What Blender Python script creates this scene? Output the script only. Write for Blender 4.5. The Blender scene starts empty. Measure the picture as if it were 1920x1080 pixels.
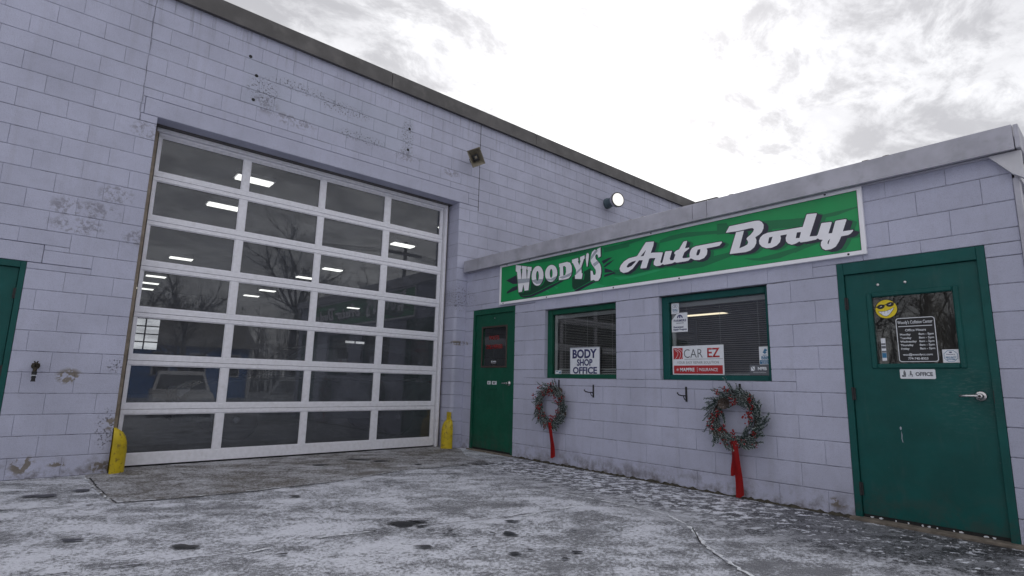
import bpy, bmesh, math, random, json
from mathutils import Vector, Matrix
from mathutils.geometry import tessellate_polygon
random.seed(7)
S = bpy.context.scene
COL = S.collection
PI = math.pi

# ------------------------------------------------------------------ camera
cam_d = bpy.data.cameras.new('camera'); cam = bpy.data.objects.new('camera', cam_d); COL.objects.link(cam)
right = Vector((0.75354355, -0.65697993, 0.02344124)); up = Vector((-0.12865689, -0.11241131, 0.98529747)); fwd = Vector((0.6446856, 0.74548042, 0.16923182))
M = Matrix((right, up, -fwd)).transposed().to_4x4(); M.translation = Vector((-5.2255751, -7.17735526, 1.029575))
cam.matrix_world = M
cam_d.sensor_width = 36; cam_d.lens = 36 * 1025.4087 / 1920; cam_d.clip_start = 0.05; cam_d.clip_end = 2000
S.camera = cam
CAM = M.translation.copy(); FPX = 1025.4087
def project(p):
    d = Vector(p) - CAM; w = max(0.05, d.dot(fwd))
    return 960 + FPX * d.dot(right) / w, 540 - FPX * d.dot(up) / w, d.dot(fwd)

# ------------------------------------------------------------------ world, sun, exposure
SUN_AZ, SUN_EL = math.radians(52), math.radians(28)      # azimuth from +y towards +x
SUN_DIR = Vector((math.sin(SUN_AZ) * math.cos(SUN_EL), math.cos(SUN_AZ) * math.cos(SUN_EL), math.sin(SUN_EL)))
W = bpy.data.worlds.new('World'); S.world = W; W.use_nodes = True
class NT:
    """small node builder"""
    def __init__(s, tree): s.t = tree; s.n = tree.nodes; s.l = tree.links
    def add(s, typ, **kw):
        n = s.n.new(typ)
        for k, v in kw.items(): setattr(n, k, v)
        return n
    def put(s, sock, v):
        if v is None: return
        if isinstance(v, bpy.types.NodeSocket): s.l.new(v, sock)
        elif isinstance(v, (tuple, list)) and sock.type == 'RGBA' and len(v) == 3: sock.default_value = (*v, 1)
        else: sock.default_value = v
    def math(s, op, a, b=None, c=None, clamp=False):
        n = s.add('ShaderNodeMath', operation=op, use_clamp=clamp)
        for i, v in enumerate((a, b, c)):
            if v is not None: s.put(n.inputs[i], v)
        return n.outputs[0]
    def vec(s, op, a, b=None):
        n = s.add('ShaderNodeVectorMath', operation=op); s.put(n.inputs[0], a)
        if b is not None: s.put(n.inputs[3] if op == 'SCALE' else n.inputs[1], b)
        return n.outputs['Value'] if op in ('LENGTH', 'DOT_PRODUCT', 'DISTANCE') else n.outputs['Vector']
    def mix(s, f, a, b):
        n = s.add('ShaderNodeMix', data_type='RGBA'); s.put(n.inputs[0], f); s.put(n.inputs[6], a); s.put(n.inputs[7], b); return n.outputs[2]
    def noise(s, v, scale, detail=4, rough=.55, dist=0.0, dim='3D'):
        n = s.add('ShaderNodeTexNoise', noise_dimensions=dim); s.put(n.inputs['Vector'], v); s.put(n.inputs['Scale'], scale)
        n.inputs['Detail'].default_value = detail; n.inputs['Roughness'].default_value = rough; n.inputs['Distortion'].default_value = dist
        return n.outputs['Fac']
    def ramp(s, v, a, b, lo=0.0, hi=1.0):
        n = s.add('ShaderNodeMapRange', interpolation_type='SMOOTHSTEP'); s.put(n.inputs[0], v)
        for i, x in enumerate((a, b, lo, hi)): n.inputs[i + 1].default_value = x
        return n.outputs[0]
    def mapping(s, v, scale=(1, 1, 1), loc=(0, 0, 0), rot=(0, 0, 0)):
        n = s.add('ShaderNodeMapping'); s.put(n.inputs['Vector'], v); n.inputs['Scale'].default_value = scale; n.inputs['Location'].default_value = loc; n.inputs['Rotation'].default_value = rot
        return n.outputs[0]
w = NT(W.node_tree); w.n.clear()
tc = w.add('ShaderNodeTexCoord').outputs['Generated']
dirn = w.vec('NORMALIZE', tc)
sep = w.add('ShaderNodeSeparateXYZ'); w.put(sep.inputs[0], dirn)
zz = w.math('ADD', w.math('MAXIMUM', sep.outputs[2], 0.0), 0.22)
comb = w.add('ShaderNodeCombineXYZ'); w.put(comb.inputs[0], w.math('DIVIDE', sep.outputs[0], zz)); w.put(comb.inputs[1], w.math('DIVIDE', sep.outputs[1], zz))
cl = comb.outputs[0]
big = w.noise(w.mapping(cl, loc=(3.1, 1.7, 0)), 1.15, 3, .5)
fine = w.noise(w.mapping(cl, scale=(1, 1.5, 1), loc=(0.4, 5.2, 0), rot=(0, 0, .6)), 3.4, 12, .62, .35)
dens = w.math('ADD', w.math('MULTIPLY', big, .5), w.math('MULTIPLY', fine, .5))
glowdot = w.math('MAXIMUM', w.vec('DOT_PRODUCT', dirn, tuple(SUN_DIR)), 0.0)
g1 = w.math('POWER', glowdot, 26.0)
mask = w.ramp(w.math('SUBTRACT', dens, w.math('MULTIPLY', g1, .14)), .36, .60)
cloud = w.mix(mask, (4.9, 4.9, 5.0), (3.6, 3.58, 3.7))
puff = w.noise(w.mapping(cl, scale=(1, 1.4, 1), loc=(7.3, 1.1, 0), rot=(0, 0, .6)), 5.2, 12, .66, .3)
pm = w.ramp(w.math('SUBTRACT', w.math('ADD', w.math('MULTIPLY', puff, .82), w.math('MULTIPLY', big, .18)), w.math('MULTIPLY', g1, .085)), .42, .585)
cloud = w.mix(w.math('MULTIPLY', pm, .72), cloud, (2.15, 2.12, 2.22))
lit = w.math('ADD', 1.0, w.math('MULTIPLY', g1, .45))
cloud2 = w.vec('SCALE', cloud, lit)
sky = w.add('ShaderNodeTexSky', sky_type='NISHITA', sun_disc=False, sun_elevation=SUN_EL, sun_rotation=SUN_AZ)
tot = w.mix(.965, sky.outputs[0], cloud2)
bg = w.add('ShaderNodeBackground'); w.put(bg.inputs[0], tot); bg.inputs[1].default_value = 0.1
w.l.new(bg.outputs[0], w.add('ShaderNodeOutputWorld').inputs[0])
sl = bpy.data.lights.new('sun', 'SUN'); sl.energy = 1.1; sl.angle = math.radians(25); sl.color = (1, .96, .9)
so = bpy.data.objects.new('sun', sl); COL.objects.link(so); so.rotation_euler = (-SUN_DIR).to_track_quat('-Z', 'Y').to_euler(); so.location = (0, 0, 30)
S.view_settings.view_transform = 'Standard'; S.view_settings.look = 'None'; S.view_settings.gamma = 1; S.view_settings.exposure = 1.16
S.view_settings.use_curve_mapping = False
S.cycles.max_bounces = 8; S.cycles.transparent_max_bounces = 16; S.cycles.glossy_bounces = 4; S.cycles.caustics_reflective = False; S.cycles.caustics_refractive = False

# ------------------------------------------------------------------ helpers
def prop(o, label=None, cat=None, group=None, kind=None):
    for k, v in (('label', label), ('category', cat), ('group', group), ('kind', kind)):
        if v: o[k] = v
    return o
def origin(o):
    v = Vector((0, 0, 0))
    while o is not None: v += o.location; o = o.parent
    return v
def empty(name, loc, label, cat, group=None):
    o = bpy.data.objects.new(name, None); COL.objects.link(o); o.location = loc; o.empty_display_size = .1
    return prop(o, label, cat, group)
def finish(name, bm, mat, parent=None, loc=None, smooth=False, merge=False):
    """link a bmesh given in world coordinates as one object under parent"""
    me = bpy.data.meshes.new(name)
    if merge: bmesh.ops.remove_doubles(bm, verts=bm.verts, dist=1e-5)
    off = origin(parent) if parent else Vector(loc or (0, 0, 0))
    bmesh.ops.translate(bm, verts=bm.verts, vec=-off)
    bm.to_mesh(me); bm.free()
    for m in (mat if isinstance(mat, (list, tuple)) else [mat]): me.materials.append(m)
    if smooth:
        for p in me.polygons: p.use_smooth = True
    o = bpy.data.objects.new(name, me); COL.objects.link(o)
    if parent: o.parent = parent
    else: o.location = off
    return o
def link_mesh(name, me, parent, world):
    o = bpy.data.objects.new(name, me); COL.objects.link(o); o.parent = parent; o.location = Vector(world) - origin(parent); return o
BM = bmesh.new
def GW(u, z, n): return Vector((u, -n, z))        # garage front wall frame: u along +x, n out of the wall
def AW(u, z, n): return Vector((-n, -u, z))       # office wall frame: u towards the viewer's right, n out of the wall
def box(bm, p0, p1, bevel=0.0, seg=1, mi=0):
    x0, y0, z0 = (min(a, b) for a, b in zip(p0, p1)); x1, y1, z1 = (max(a, b) for a, b in zip(p0, p1))
    v = [bm.verts.new(c) for c in ((x0,y0,z0),(x1,y0,z0),(x1,y1,z0),(x0,y1,z0),(x0,y0,z1),(x1,y0,z1),(x1,y1,z1),(x0,y1,z1))]
    fs = [bm.faces.new([v[i] for i in f]) for f in ((0,3,2,1),(4,5,6,7),(0,1,5,4),(1,2,6,5),(2,3,7,6),(3,0,4,7))]
    for f in fs: f.material_index = mi
    if bevel > 0:
        es = list({e for f in fs for e in f.edges})
        bmesh.ops.bevel(bm, geom=es, offset=bevel, segments=seg, affect='EDGES', profile=.6)
def fbox(bm, F, u0, u1, z0, z1, n0, n1, bevel=0.0, seg=1, mi=0): box(bm, F(u0, z0, n0), F(u1, z1, n1), bevel, seg, mi)
def one_box(name, F, dims, mat, parent, bevel=.002, seg=1):
    bm = BM(); fbox(bm, F, *dims, bevel=bevel, seg=seg); return finish(name, bm, mat, parent)
def tube(bm, pts, r, sides=8, r1=None, cap=True):
    pts = [Vector(p) for p in pts]; rings = []
    n = len(pts); prev = None
    for i, p in enumerate(pts):
        t = (pts[min(i + 1, n - 1)] - pts[max(i - 1, 0)]).normalized()
        if prev is None: a = t.orthogonal().normalized()
        else: a = (prev - t * prev.dot(t)); a = a.normalized() if a.length > 1e-6 else t.orthogonal().normalized()
        prev = a; b = t.cross(a)
        rr = r if r1 is None else r + (r1 - r) * i / (n - 1)
        if callable(r): rr = r(i / (n - 1))
        rings.append([bm.verts.new(p + (a * math.cos(2*PI*k/sides) + b * math.sin(2*PI*k/sides)) * rr) for k in range(sides)])
    for i in range(n - 1):
        for k in range(sides): bm.faces.new((rings[i][k], rings[i][(k+1) % sides], rings[i+1][(k+1) % sides], rings[i+1][k]))
    if cap: bm.faces.new(rings[0][::-1]); bm.faces.new(rings[-1])
def lathe(bm, base, axis, prof, sides=24):
    """prof: (distance along axis, radius)"""
    axis = Vector(axis).normalized(); a = axis.orthogonal().normalized(); b = axis.cross(a); base = Vector(base); rings = []
    for d, r in prof: rings.append([bm.verts.new(base + axis*d + (a*math.cos(2*PI*k/sides) + b*math.sin(2*PI*k/sides))*max(r, 1e-4)) for k in range(sides)])
    for i in range(len(rings)-1):
        for k in range(sides): bm.faces.new((rings[i][k], rings[i][(k+1)%sides], rings[i+1][(k+1)%sides], rings[i+1][k]))
    bm.faces.new(rings[0][::-1]); bm.faces.new(rings[-1])
def flat(bm, F, loops, n, thick=0.0, mi=0):
    """filled polygon (outer loop, then holes) facing out of the wall at distance n, with thin sides when thick > 0"""
    vl = [[Vector((u, z, 0)) for u, z in lp] for lp in loops]
    flatv = [bm.verts.new(F(p.x, p.y, n)) for lp in vl for p in lp]
    nrm = F(0, 0, 1) - F(0, 0, 0)
    for t in tessellate_polygon(vl):
        try: f = bm.faces.new([flatv[i] for i in t])
        except ValueError: continue
        f.normal_update(); f.material_index = mi
        if f.normal.dot(nrm) < 0: f.normal_flip()
    if thick > 0:
        k = 0
        for lp in vl:
            m = len(lp); back = [bm.verts.new(F(p.x, p.y, n - thick)) for p in lp]
            for i in range(m):
                f = bm.faces.new((flatv[k+i], flatv[k+(i+1) % m], back[(i+1) % m], back[i])); f.material_index = mi
            k += m
def rect(u0, u1, z0, z1): return [(u0, z0), (u1, z0), (u1, z1), (u0, z1)]
def rrect(u0, u1, z0, z1, r, k=4):
    out = []
    for cx, cz, a0 in ((u1-r, z1-r, 0), (u0+r, z1-r, 90), (u0+r, z0+r, 180), (u1-r, z0+r, 270)):
        for i in range(k+1):
            a = math.radians(a0 + 90*i/k); out.append((cx + r*math.cos(a), cz + r*math.sin(a)))
    return out
def disc(cu, cz, r, k=24, rz=None, rot=0.0):
    out = []
    for i in range(k):
        a = 2*PI*i/k; x = r*math.cos(a); y = (rz or r)*math.sin(a); out.append((cu + x*math.cos(rot) - y*math.sin(rot), cz + x*math.sin(rot) + y*math.cos(rot)))
    return out
def text(name, body, F, u, z, n, size, mat, parent, bold=0.0, align='CENTER', sx=1.0, depth=.0006, shear=0.0, spacing=1.0):
    c = bpy.data.curves.new(name, 'FONT'); c.body = body; c.size = 1; c.align_x = align; c.align_y = 'CENTER'; c.offset = bold*1.75; c.extrude = 0; c.resolution_u = 3; c.shear = shear; c.space_character = spacing
    o = bpy.data.objects.new(name, c); COL.objects.link(o)
    me = bpy.data.meshes.new_from_object(o.evaluated_get(bpy.context.evaluated_depsgraph_get()))
    bpy.data.objects.remove(o); bpy.data.curves.remove(c)
    zs = [v.co.y for v in me.vertices]; cz = (min(zs) + max(zs)) / 2 if zs else 0
    bm = BM(); bm.from_mesh(me); bpy.data.meshes.remove(me)
    for v in bm.verts: v.co = F(u + v.co.x*size*sx, z + (v.co.y - cz)*size, n)
    nrm = F(0, 0, 1) - F(0, 0, 0)
    for f in bm.faces:
        f.normal_update()
        if f.normal.dot(nrm) < 0: f.normal_flip()
    r = bmesh.ops.extrude_face_region(bm, geom=list(bm.faces))
    bmesh.ops.translate(bm, verts=[e for e in r['geom'] if isinstance(e, bmesh.types.BMVert)], vec=nrm * depth)
    return finish(name, bm, mat, parent)

# ------------------------------------------------------------------ materials
def new_mat(name):
    m = bpy.data.materials.new(name); m.use_nodes = True; t = NT(m.node_tree); t.n.clear()
    out = t.add('ShaderNodeOutputMaterial'); b = t.add('ShaderNodeBsdfPrincipled'); t.l.new(b.outputs[0], out.inputs[0])
    t.out = out; t.b = b; t.pos = t.add('ShaderNodeNewGeometry').outputs['Position']
    return m, t
def bump(t, h, strength=.3, dist=.002):
    n = t.add('ShaderNodeBump'); t.put(n.inputs['Height'], h); n.inputs['Strength'].default_value = strength; n.inputs['Distance'].default_value = dist
    t.l.new(n.outputs[0], t.b.inputs['Normal'])
def simple(name, col, rough=.5, metal=0.0, var=.12, scale=30, bmp=0.0, bscale=200, spec=.5, dirt=0.0, dirtcol=(.08, .07, .06), dscale=9):
    m, t = new_mat(name)
    nz = t.noise(t.pos, scale, 5)
    lo = tuple(c*(1-var) for c in col); hi = tuple(min(1, c*(1+var)) for c in col)
    c = t.mix(t.ramp(nz, .3, .7), lo, hi)
    if dirt > 0:
        d = t.math('MULTIPLY', t.ramp(t.noise(t.pos, dscale, 8, .65), .52, .68), dirt); c = t.mix(d, c, dirtcol)
    t.put(t.b.inputs['Base Color'], c); t.b.inputs['Metallic'].default_value = metal; t.b.inputs['Specular IOR Level'].default_value = spec
    t.put(t.b.inputs['Roughness'], t.ramp(t.noise(t.pos, scale*1.7, 3), .2, .8, max(0.02, rough-.08), min(1, rough+.08)))
    if bmp > 0: bump(t, t.noise(t.pos, bscale, 3), bmp, .002)
    return m
def emit(name, col, strength):
    m = bpy.data.materials.new(name); m.use_nodes = True; t = NT(m.node_tree); t.n.clear()
    e = t.add('ShaderNodeEmission'); e.inputs[0].default_value = (*col, 1); e.inputs[1].default_value = strength
    t.l.new(e.outputs[0], t.add('ShaderNodeOutputMaterial').inputs[0]); return m
def glass(name, tint, dirt=.03, refl=.05, wavy=.0):
    m, t = new_mat(name); t.n.remove(t.b)
    lw = t.add('ShaderNodeLayerWeight'); lw.inputs[0].default_value = .5
    f = t.math('ADD', refl, t.math('MULTIPLY', 1-refl, t.math('POWER', lw.outputs['Facing'], 5.0)))
    tr = t.add('ShaderNodeBsdfTransparent'); tr.inputs[0].default_value = (*tint, 1)
    gl = t.add('ShaderNodeBsdfGlossy'); gl.inputs['Roughness'].default_value = .012
    if wavy > 0:
        bn = t.add('ShaderNodeBump'); t.put(bn.inputs['Height'], t.noise(t.pos, 3.0, 2)); bn.inputs['Strength'].default_value = wavy; bn.inputs['Distance'].default_value = .01; t.l.new(bn.outputs[0], gl.inputs['Normal'])
    df = t.add('ShaderNodeBsdfDiffuse'); df.inputs[0].default_value = (.35, .37, .42, 1)
    mx = t.add('ShaderNodeMixShader'); t.put(mx.inputs[0], f); t.l.new(tr.outputs[0], mx.inputs[1]); t.l.new(gl.outputs[0], mx.inputs[2])
    m2 = t.add('ShaderNodeMixShader'); t.put(m2.inputs[0], t.math('MULTIPLY', t.ramp(t.noise(t.pos, 4, 8, .7), .3, .75, .55, 1.0), dirt)); t.l.new(mx.outputs[0], m2.inputs[1]); t.l.new(df.outputs[0], m2.inputs[2])
    t.l.new(m2.outputs[0], t.out.inputs[0]); return m

def blob(t, c, r, edge=.5):
    """soft ellipsoid mask round a world point"""
    d = t.vec('LENGTH', t.vec('DIVIDE', t.vec('SUBTRACT', t.pos, tuple(c)), tuple(r)))
    return t.ramp(d, 1.0, edge)
def vmax(t, l):
    r = l[0]
    for x in l[1:]: r = t.math('MAXIMUM', r, x)
    return r
def painted_block(name, base, mortar=False):
    m, t = new_mat(name)
    oi = t.add('ShaderNodeObjectInfo').outputs['Random']; isl = t.add('ShaderNodeNewGeometry').outputs['Random Per Island']
    rnd = t.math('FRACT', t.math('ADD', oi, isl))
    sepz = t.add('ShaderNodeSeparateXYZ'); t.put(sepz.inputs[0], t.pos)
    c = t.mix(t.ramp(t.noise(t.pos, 1.3, 5, .6), .3, .7), tuple(x*.90 for x in base), tuple(x*1.06 for x in base))
    c = t.vec('SCALE', c, t.ramp(rnd, 0, 1, .965, 1.03))
    fine = t.noise(t.pos, 160, 3, .7); mid = t.noise(t.pos, 28, 8, .68); lowf = t.noise(t.pos, 7, 8, .7, .4)
    # pores of the blocks where the paint did not fill
    c = t.mix(t.math('MULTIPLY', t.ramp(fine, .52, .68), .42), c, tuple(x*.45 for x in base))
    c = t.mix(t.math('MULTIPLY', t.ramp(mid, .5, .7), .16), c, tuple(x*.62 for x in base)); c = t.mix(t.math('MULTIPLY', t.ramp(lowf, .48, .7), .13), c, (.30, .30, .36))
    run = t.math('MULTIPLY', t.ramp(sepz.outputs[2], 4.9, 5.4), t.ramp(t.noise(t.mapping(t.pos, scale=(16, 16, .8)), 1.0, 6, .7), .5, .68)); c = t.mix(t.math('MULTIPLY', run, .4), c, (.17, .165, .18))
    # faint vertical rain streaks
    st = t.noise(t.mapping(t.pos, scale=(9, 9, .5)), 1.0, 5, .6)
    c = t.mix(t.math('MULTIPLY', t.ramp(st, .5, .75), .16), c, (.27, .26, .28))
    # lighter repaint where an old sign hung, pocked along its edges
    sepn = t.add('ShaderNodeSeparateXYZ'); t.put(sepn.inputs[0], t.pos)
    rx = t.math('MULTIPLY', t.ramp(sepn.outputs[0], -3.72, -3.55), t.ramp(sepn.outputs[0], -1.12, -1.2)); rz = t.math('MULTIPLY', t.ramp(sepn.outputs[2], 4.43, 4.5), t.ramp(sepn.outputs[2], 5.12, 5.06)); ry = t.ramp(sepn.outputs[1], .1, .05)
    old = t.math('MULTIPLY', t.math('MULTIPLY', rx, rz), ry)
    c = t.mix(t.math('MULTIPLY', old, .35), c, (.46, .5, .6))
    # worn grey patches
    worn = vmax(t, [blob(t, q, r) for q, r in (((-5.14, 0, 2.72), (.2, .2, .13)), ((-4.9, 0, 2.72), (.24, .2, .13)), ((-5.04, 0, 2.53), (.3, .2, .11)), ((-4.76, 0, 2.94), (.2, .2, .14)), ((-4.54, 0, 2.5), (.14, .2, .12)), ((-4.55, 0, 3.76), (.22, .2, .13)), ((-3.36, 0, 4.52), (.22, .2, .14)), ((-1.25, 0, 4.45), (.3, .2, .12)), ((-.4, 0, 4.4), (.2, .2, .1)), ((-3.0, 0, 4.42), (.4, .2, .1)))])
    wm = t.math('MULTIPLY', t.ramp(t.math('ADD', t.math('MULTIPLY', lowf, .5), t.math('MULTIPLY', mid, .5)), .47, .56), worn)
    c = t.mix(t.math('MULTIPLY', wm, .6), c, (.2, .19, .22))
    pock = vmax(t, [blob(t, q, r) for q, r in (((-2.9, 0, 4.92), (.5, .2, .1)), ((-2.3, 0, 4.84), (.5, .2, .12)), ((-3.4, 0, 4.72), (.25, .2, .22)), ((-1.25, 0, 4.75), (.14, .2, .4)), ((-2.0, 0, 4.5), (.5, .2, .1)), ((-4.53, 0, 1.1), (.13, .2, .1)), ((-4.55, 0, .45), (.12, .2, .25)), ((-.12, 0, 2.35), (.2, .5, .3)))])
    pm = t.math('MULTIPLY', t.ramp(t.noise(t.pos, 42, 4, .6), .55, .62), pock)
    c = t.mix(t.math('MULTIPLY', pm, .75), c, (.13, .12, .13))
    # flaked paint showing brown masonry
    fl = vmax(t, [blob(t, q, r) for q, r in (((-4.92, 0, .98), (.13, .2, .1)), ((-5.17, 0, .13), (.12, .2, .12)), ((-4.53, 0, .5), (.08, .2, .08)), ((-4.55, 0, .07), (.14, .2, .08)), ((-4.9, 0, .12), (.1, .2, .03)), ((0, -5.36, .1), (.2, .1, .05)), ((-.14, 0, 1.62), (.3, .2, .045)))])
    fm = t.math('MULTIPLY', t.ramp(t.noise(t.pos, 13, 5, .6, .3), .47, .53), fl)
    c = t.mix(t.math('MULTIPLY', fm, .9), c, (.21, .18, .14))
    # splashed dirt at the foot of the wall
    foot = t.math('MULTIPLY', t.ramp(sepn.outputs[2], .28, .0), t.ramp(t.noise(t.pos, 6, 8, .7), .42, .66))
    c = t.mix(t.math('MULTIPLY', foot, .8), c, (.12, .10, .085))
    if mortar: c = t.mix(t.ramp(t.noise(t.pos, 5, 6, .7), .35, .65, .15, .8), c, (.09, .088, .10))
    t.put(t.b.inputs['Base Color'], c); t.b.inputs['Roughness'].default_value = .75; t.b.inputs['Specular IOR Level'].default_value = .3
    h = t.math('ADD', t.math('MULTIPLY', t.noise(t.pos, 230, 2), .6), t.math('ADD', t.math('MULTIPLY', t.noise(t.pos, 60, 4), .6), t.math('MULTIPLY', pm, -1.2)))
    bump(t, h, 1.0, .006)
    return m
WALL = (.52, .535, .67)
MAT_BLOCK = painted_block('lavender_block_paint', WALL)
MAT_MORTAR = painted_block('painted_mortar', WALL, True)
def green_paint(name, col):
    m, t = new_mat(name)
    c = t.mix(t.ramp(t.noise(t.pos, 3, 6, .6), .3, .7), tuple(x*.85 for x in col), tuple(x*1.12 for x in col))
    c = t.mix(t.math('MULTIPLY', t.ramp(t.noise(t.mapping(t.pos, scale=(14, 14, 2)), 1, 6, .65), .55, .8), .25), c, (.09, .13, .12))
    c = t.mix(t.math('MULTIPLY', t.ramp(t.noise(t.pos, 90, 2), .7, .78), .4), c, (.13, .17, .16))
    t.put(t.b.inputs['Base Color'], c); t.put(t.b.inputs['Roughness'], t.ramp(t.noise(t.pos, 20, 4), .3, .7, .42, .6)); t.b.inputs['Specular IOR Level'].default_value = .3
    spz = t.add('ShaderNodeSeparateXYZ'); t.put(spz.inputs[0], t.pos)
    c = t.mix(t.math('MULTIPLY', t.math('MULTIPLY', t.ramp(spz.outputs[2], .45, .0), t.ramp(t.noise(t.pos, 8, 8, .7), .42, .62)), .5), c, (.05, .055, .05))
    c = t.mix(t.math('MULTIPLY', t.ramp(t.noise(t.mapping(t.pos, scale=(3, 3, 14)), 5, 6, .75), .62, .7), .35), c, (.03, .13, .12)); hs = t.math('MULTIPLY', blob(t, (0, -6.28, 1.0), (.3, .3, .4), .2), t.ramp(t.noise(t.mapping(t.pos, scale=(2, 2, 9)), 9, 6, .75), .5, .62)); c = t.mix(t.math('MULTIPLY', hs, .35), c, (.10, .16, .15)); t.put(t.b.inputs['Base Color'], c)
    bump(t, t.math('ADD', t.math('MULTIPLY', t.noise(t.pos, 130, 3), .12), t.math('MULTIPLY', t.noise(t.pos, 3.5, 2), 2.0)), .25, .006); return m
MAT_GREEN = green_paint('dark_teal_green_paint', (.004, .080, .074))
MAT_GREEN2 = green_paint('dark_green_paint', (.005, .088, .052))
MAT_WHITE = simple('white_aluminium', (.82, .82, .88), .38, 0, .05, 20, .05, 120, dirt=.18, dirtcol=(.5, .48, .46), dscale=14)
MAT_COPING = simple('weathered_brown_coping', (.105, .10, .10), .5, .2, .2, 3, .1, 60, dirt=.2, dirtcol=(.19, .18, .17), dscale=6)
MAT_FASCIA = simple('grey_fascia_metal', (.42, .42, .48), .5, .1, .14, 4, .08, 80, dirt=.35, dirtcol=(.27, .27, .30), dscale=7)
MAT_TRIM = simple('white_trim', (.6, .6, .64), .5, 0, .06, 8)
MAT_SIDING = simple('lavender_siding', (.34, .335, .4), .55, 0, .06, 6)
MAT_BLACK = simple('black_iron', (.018, .018, .02), .55, 0, .3, 40, .2)
MAT_DARK = simple('dark_rubber', (.012, .012, .013), .7, 0, .3, 40)
MAT_STEEL = simple('satin_steel', (.62, .61, .62), .28, 1.0, .05, 60)
MAT_BROWN = simple('brown_frame', (.055, .035, .03), .5)
MAT_TAN = simple('tan_trim', (.3, .25, .19), .6, 0, .2, 12)
MAT_CONC = simple('old_concrete', (.17, .145, .12), .85, 0, .3, 14, .5, 120, dirt=.5, dirtcol=(.07, .06, .05))
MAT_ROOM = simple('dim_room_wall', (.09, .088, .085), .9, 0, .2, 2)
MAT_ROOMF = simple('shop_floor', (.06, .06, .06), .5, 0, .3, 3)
MAT_LAMP = emit('lit_tube_panel', (1, .97, .88), 1.3)
MAT_LAMPW = emit('lit_warm_tube', (1, .85, .6), .7)
MAT_GLASS = glass('grey_window_glass', (.80, .82, .84), .14, .066, .003)
MAT_GLASS2 = glass('office_glass', (.88, .9, .9), .02, .055, .006)
MAT_SIGN_W = simple('sign_white', (.90, .90, .95), .4, 0, .03, 5)
MAT_SIGN_G = simple('sign_green', (.003, .30, .085), .38, 0, .06, 3)
MAT_SWIRL = simple('sign_dark_green', (.004, .17, .062), .38, 0, .05, 3)
MAT_SWIRLL = simple('sign_light_green', (.02, .36, .13), .38, 0, .05, 3)
MAT_RIBBON_G = simple('sign_deep_green', (.004, .055, .028), .4, 0, .05, 3)
MAT_NAVY = simple('sign_navy', (.022, .022, .045), .4, 0, .05, 3)
MAT_BAND = simple('sign_grey_blue', (.42, .45, .52), .4, 0, .04, 3)
MAT_PRINT_NAVY = simple('navy_print', (.025, .03, .13), .5, 0, .05)
MAT_PRINT_BLUE = simple('blue_print', (.03, .17, .33), .5, 0, .05)
MAT_PRINT_RED = simple('red_print', (.42, .02, .025), .5, 0, .05)
MAT_PRINT_GREY = simple('grey_print', (.12, .13, .15), .5, 0, .05)
MAT_PRINT_BLK = simple('black_print', (.012, .012, .014), .5, 0, .05)
MAT_PAPER = simple('white_sticker', (.74, .77, .82), .45, 0, .03)
MAT_YELLOW = simple('yellow_print', (.72, .56, .01), .4, 0, .04)

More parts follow.
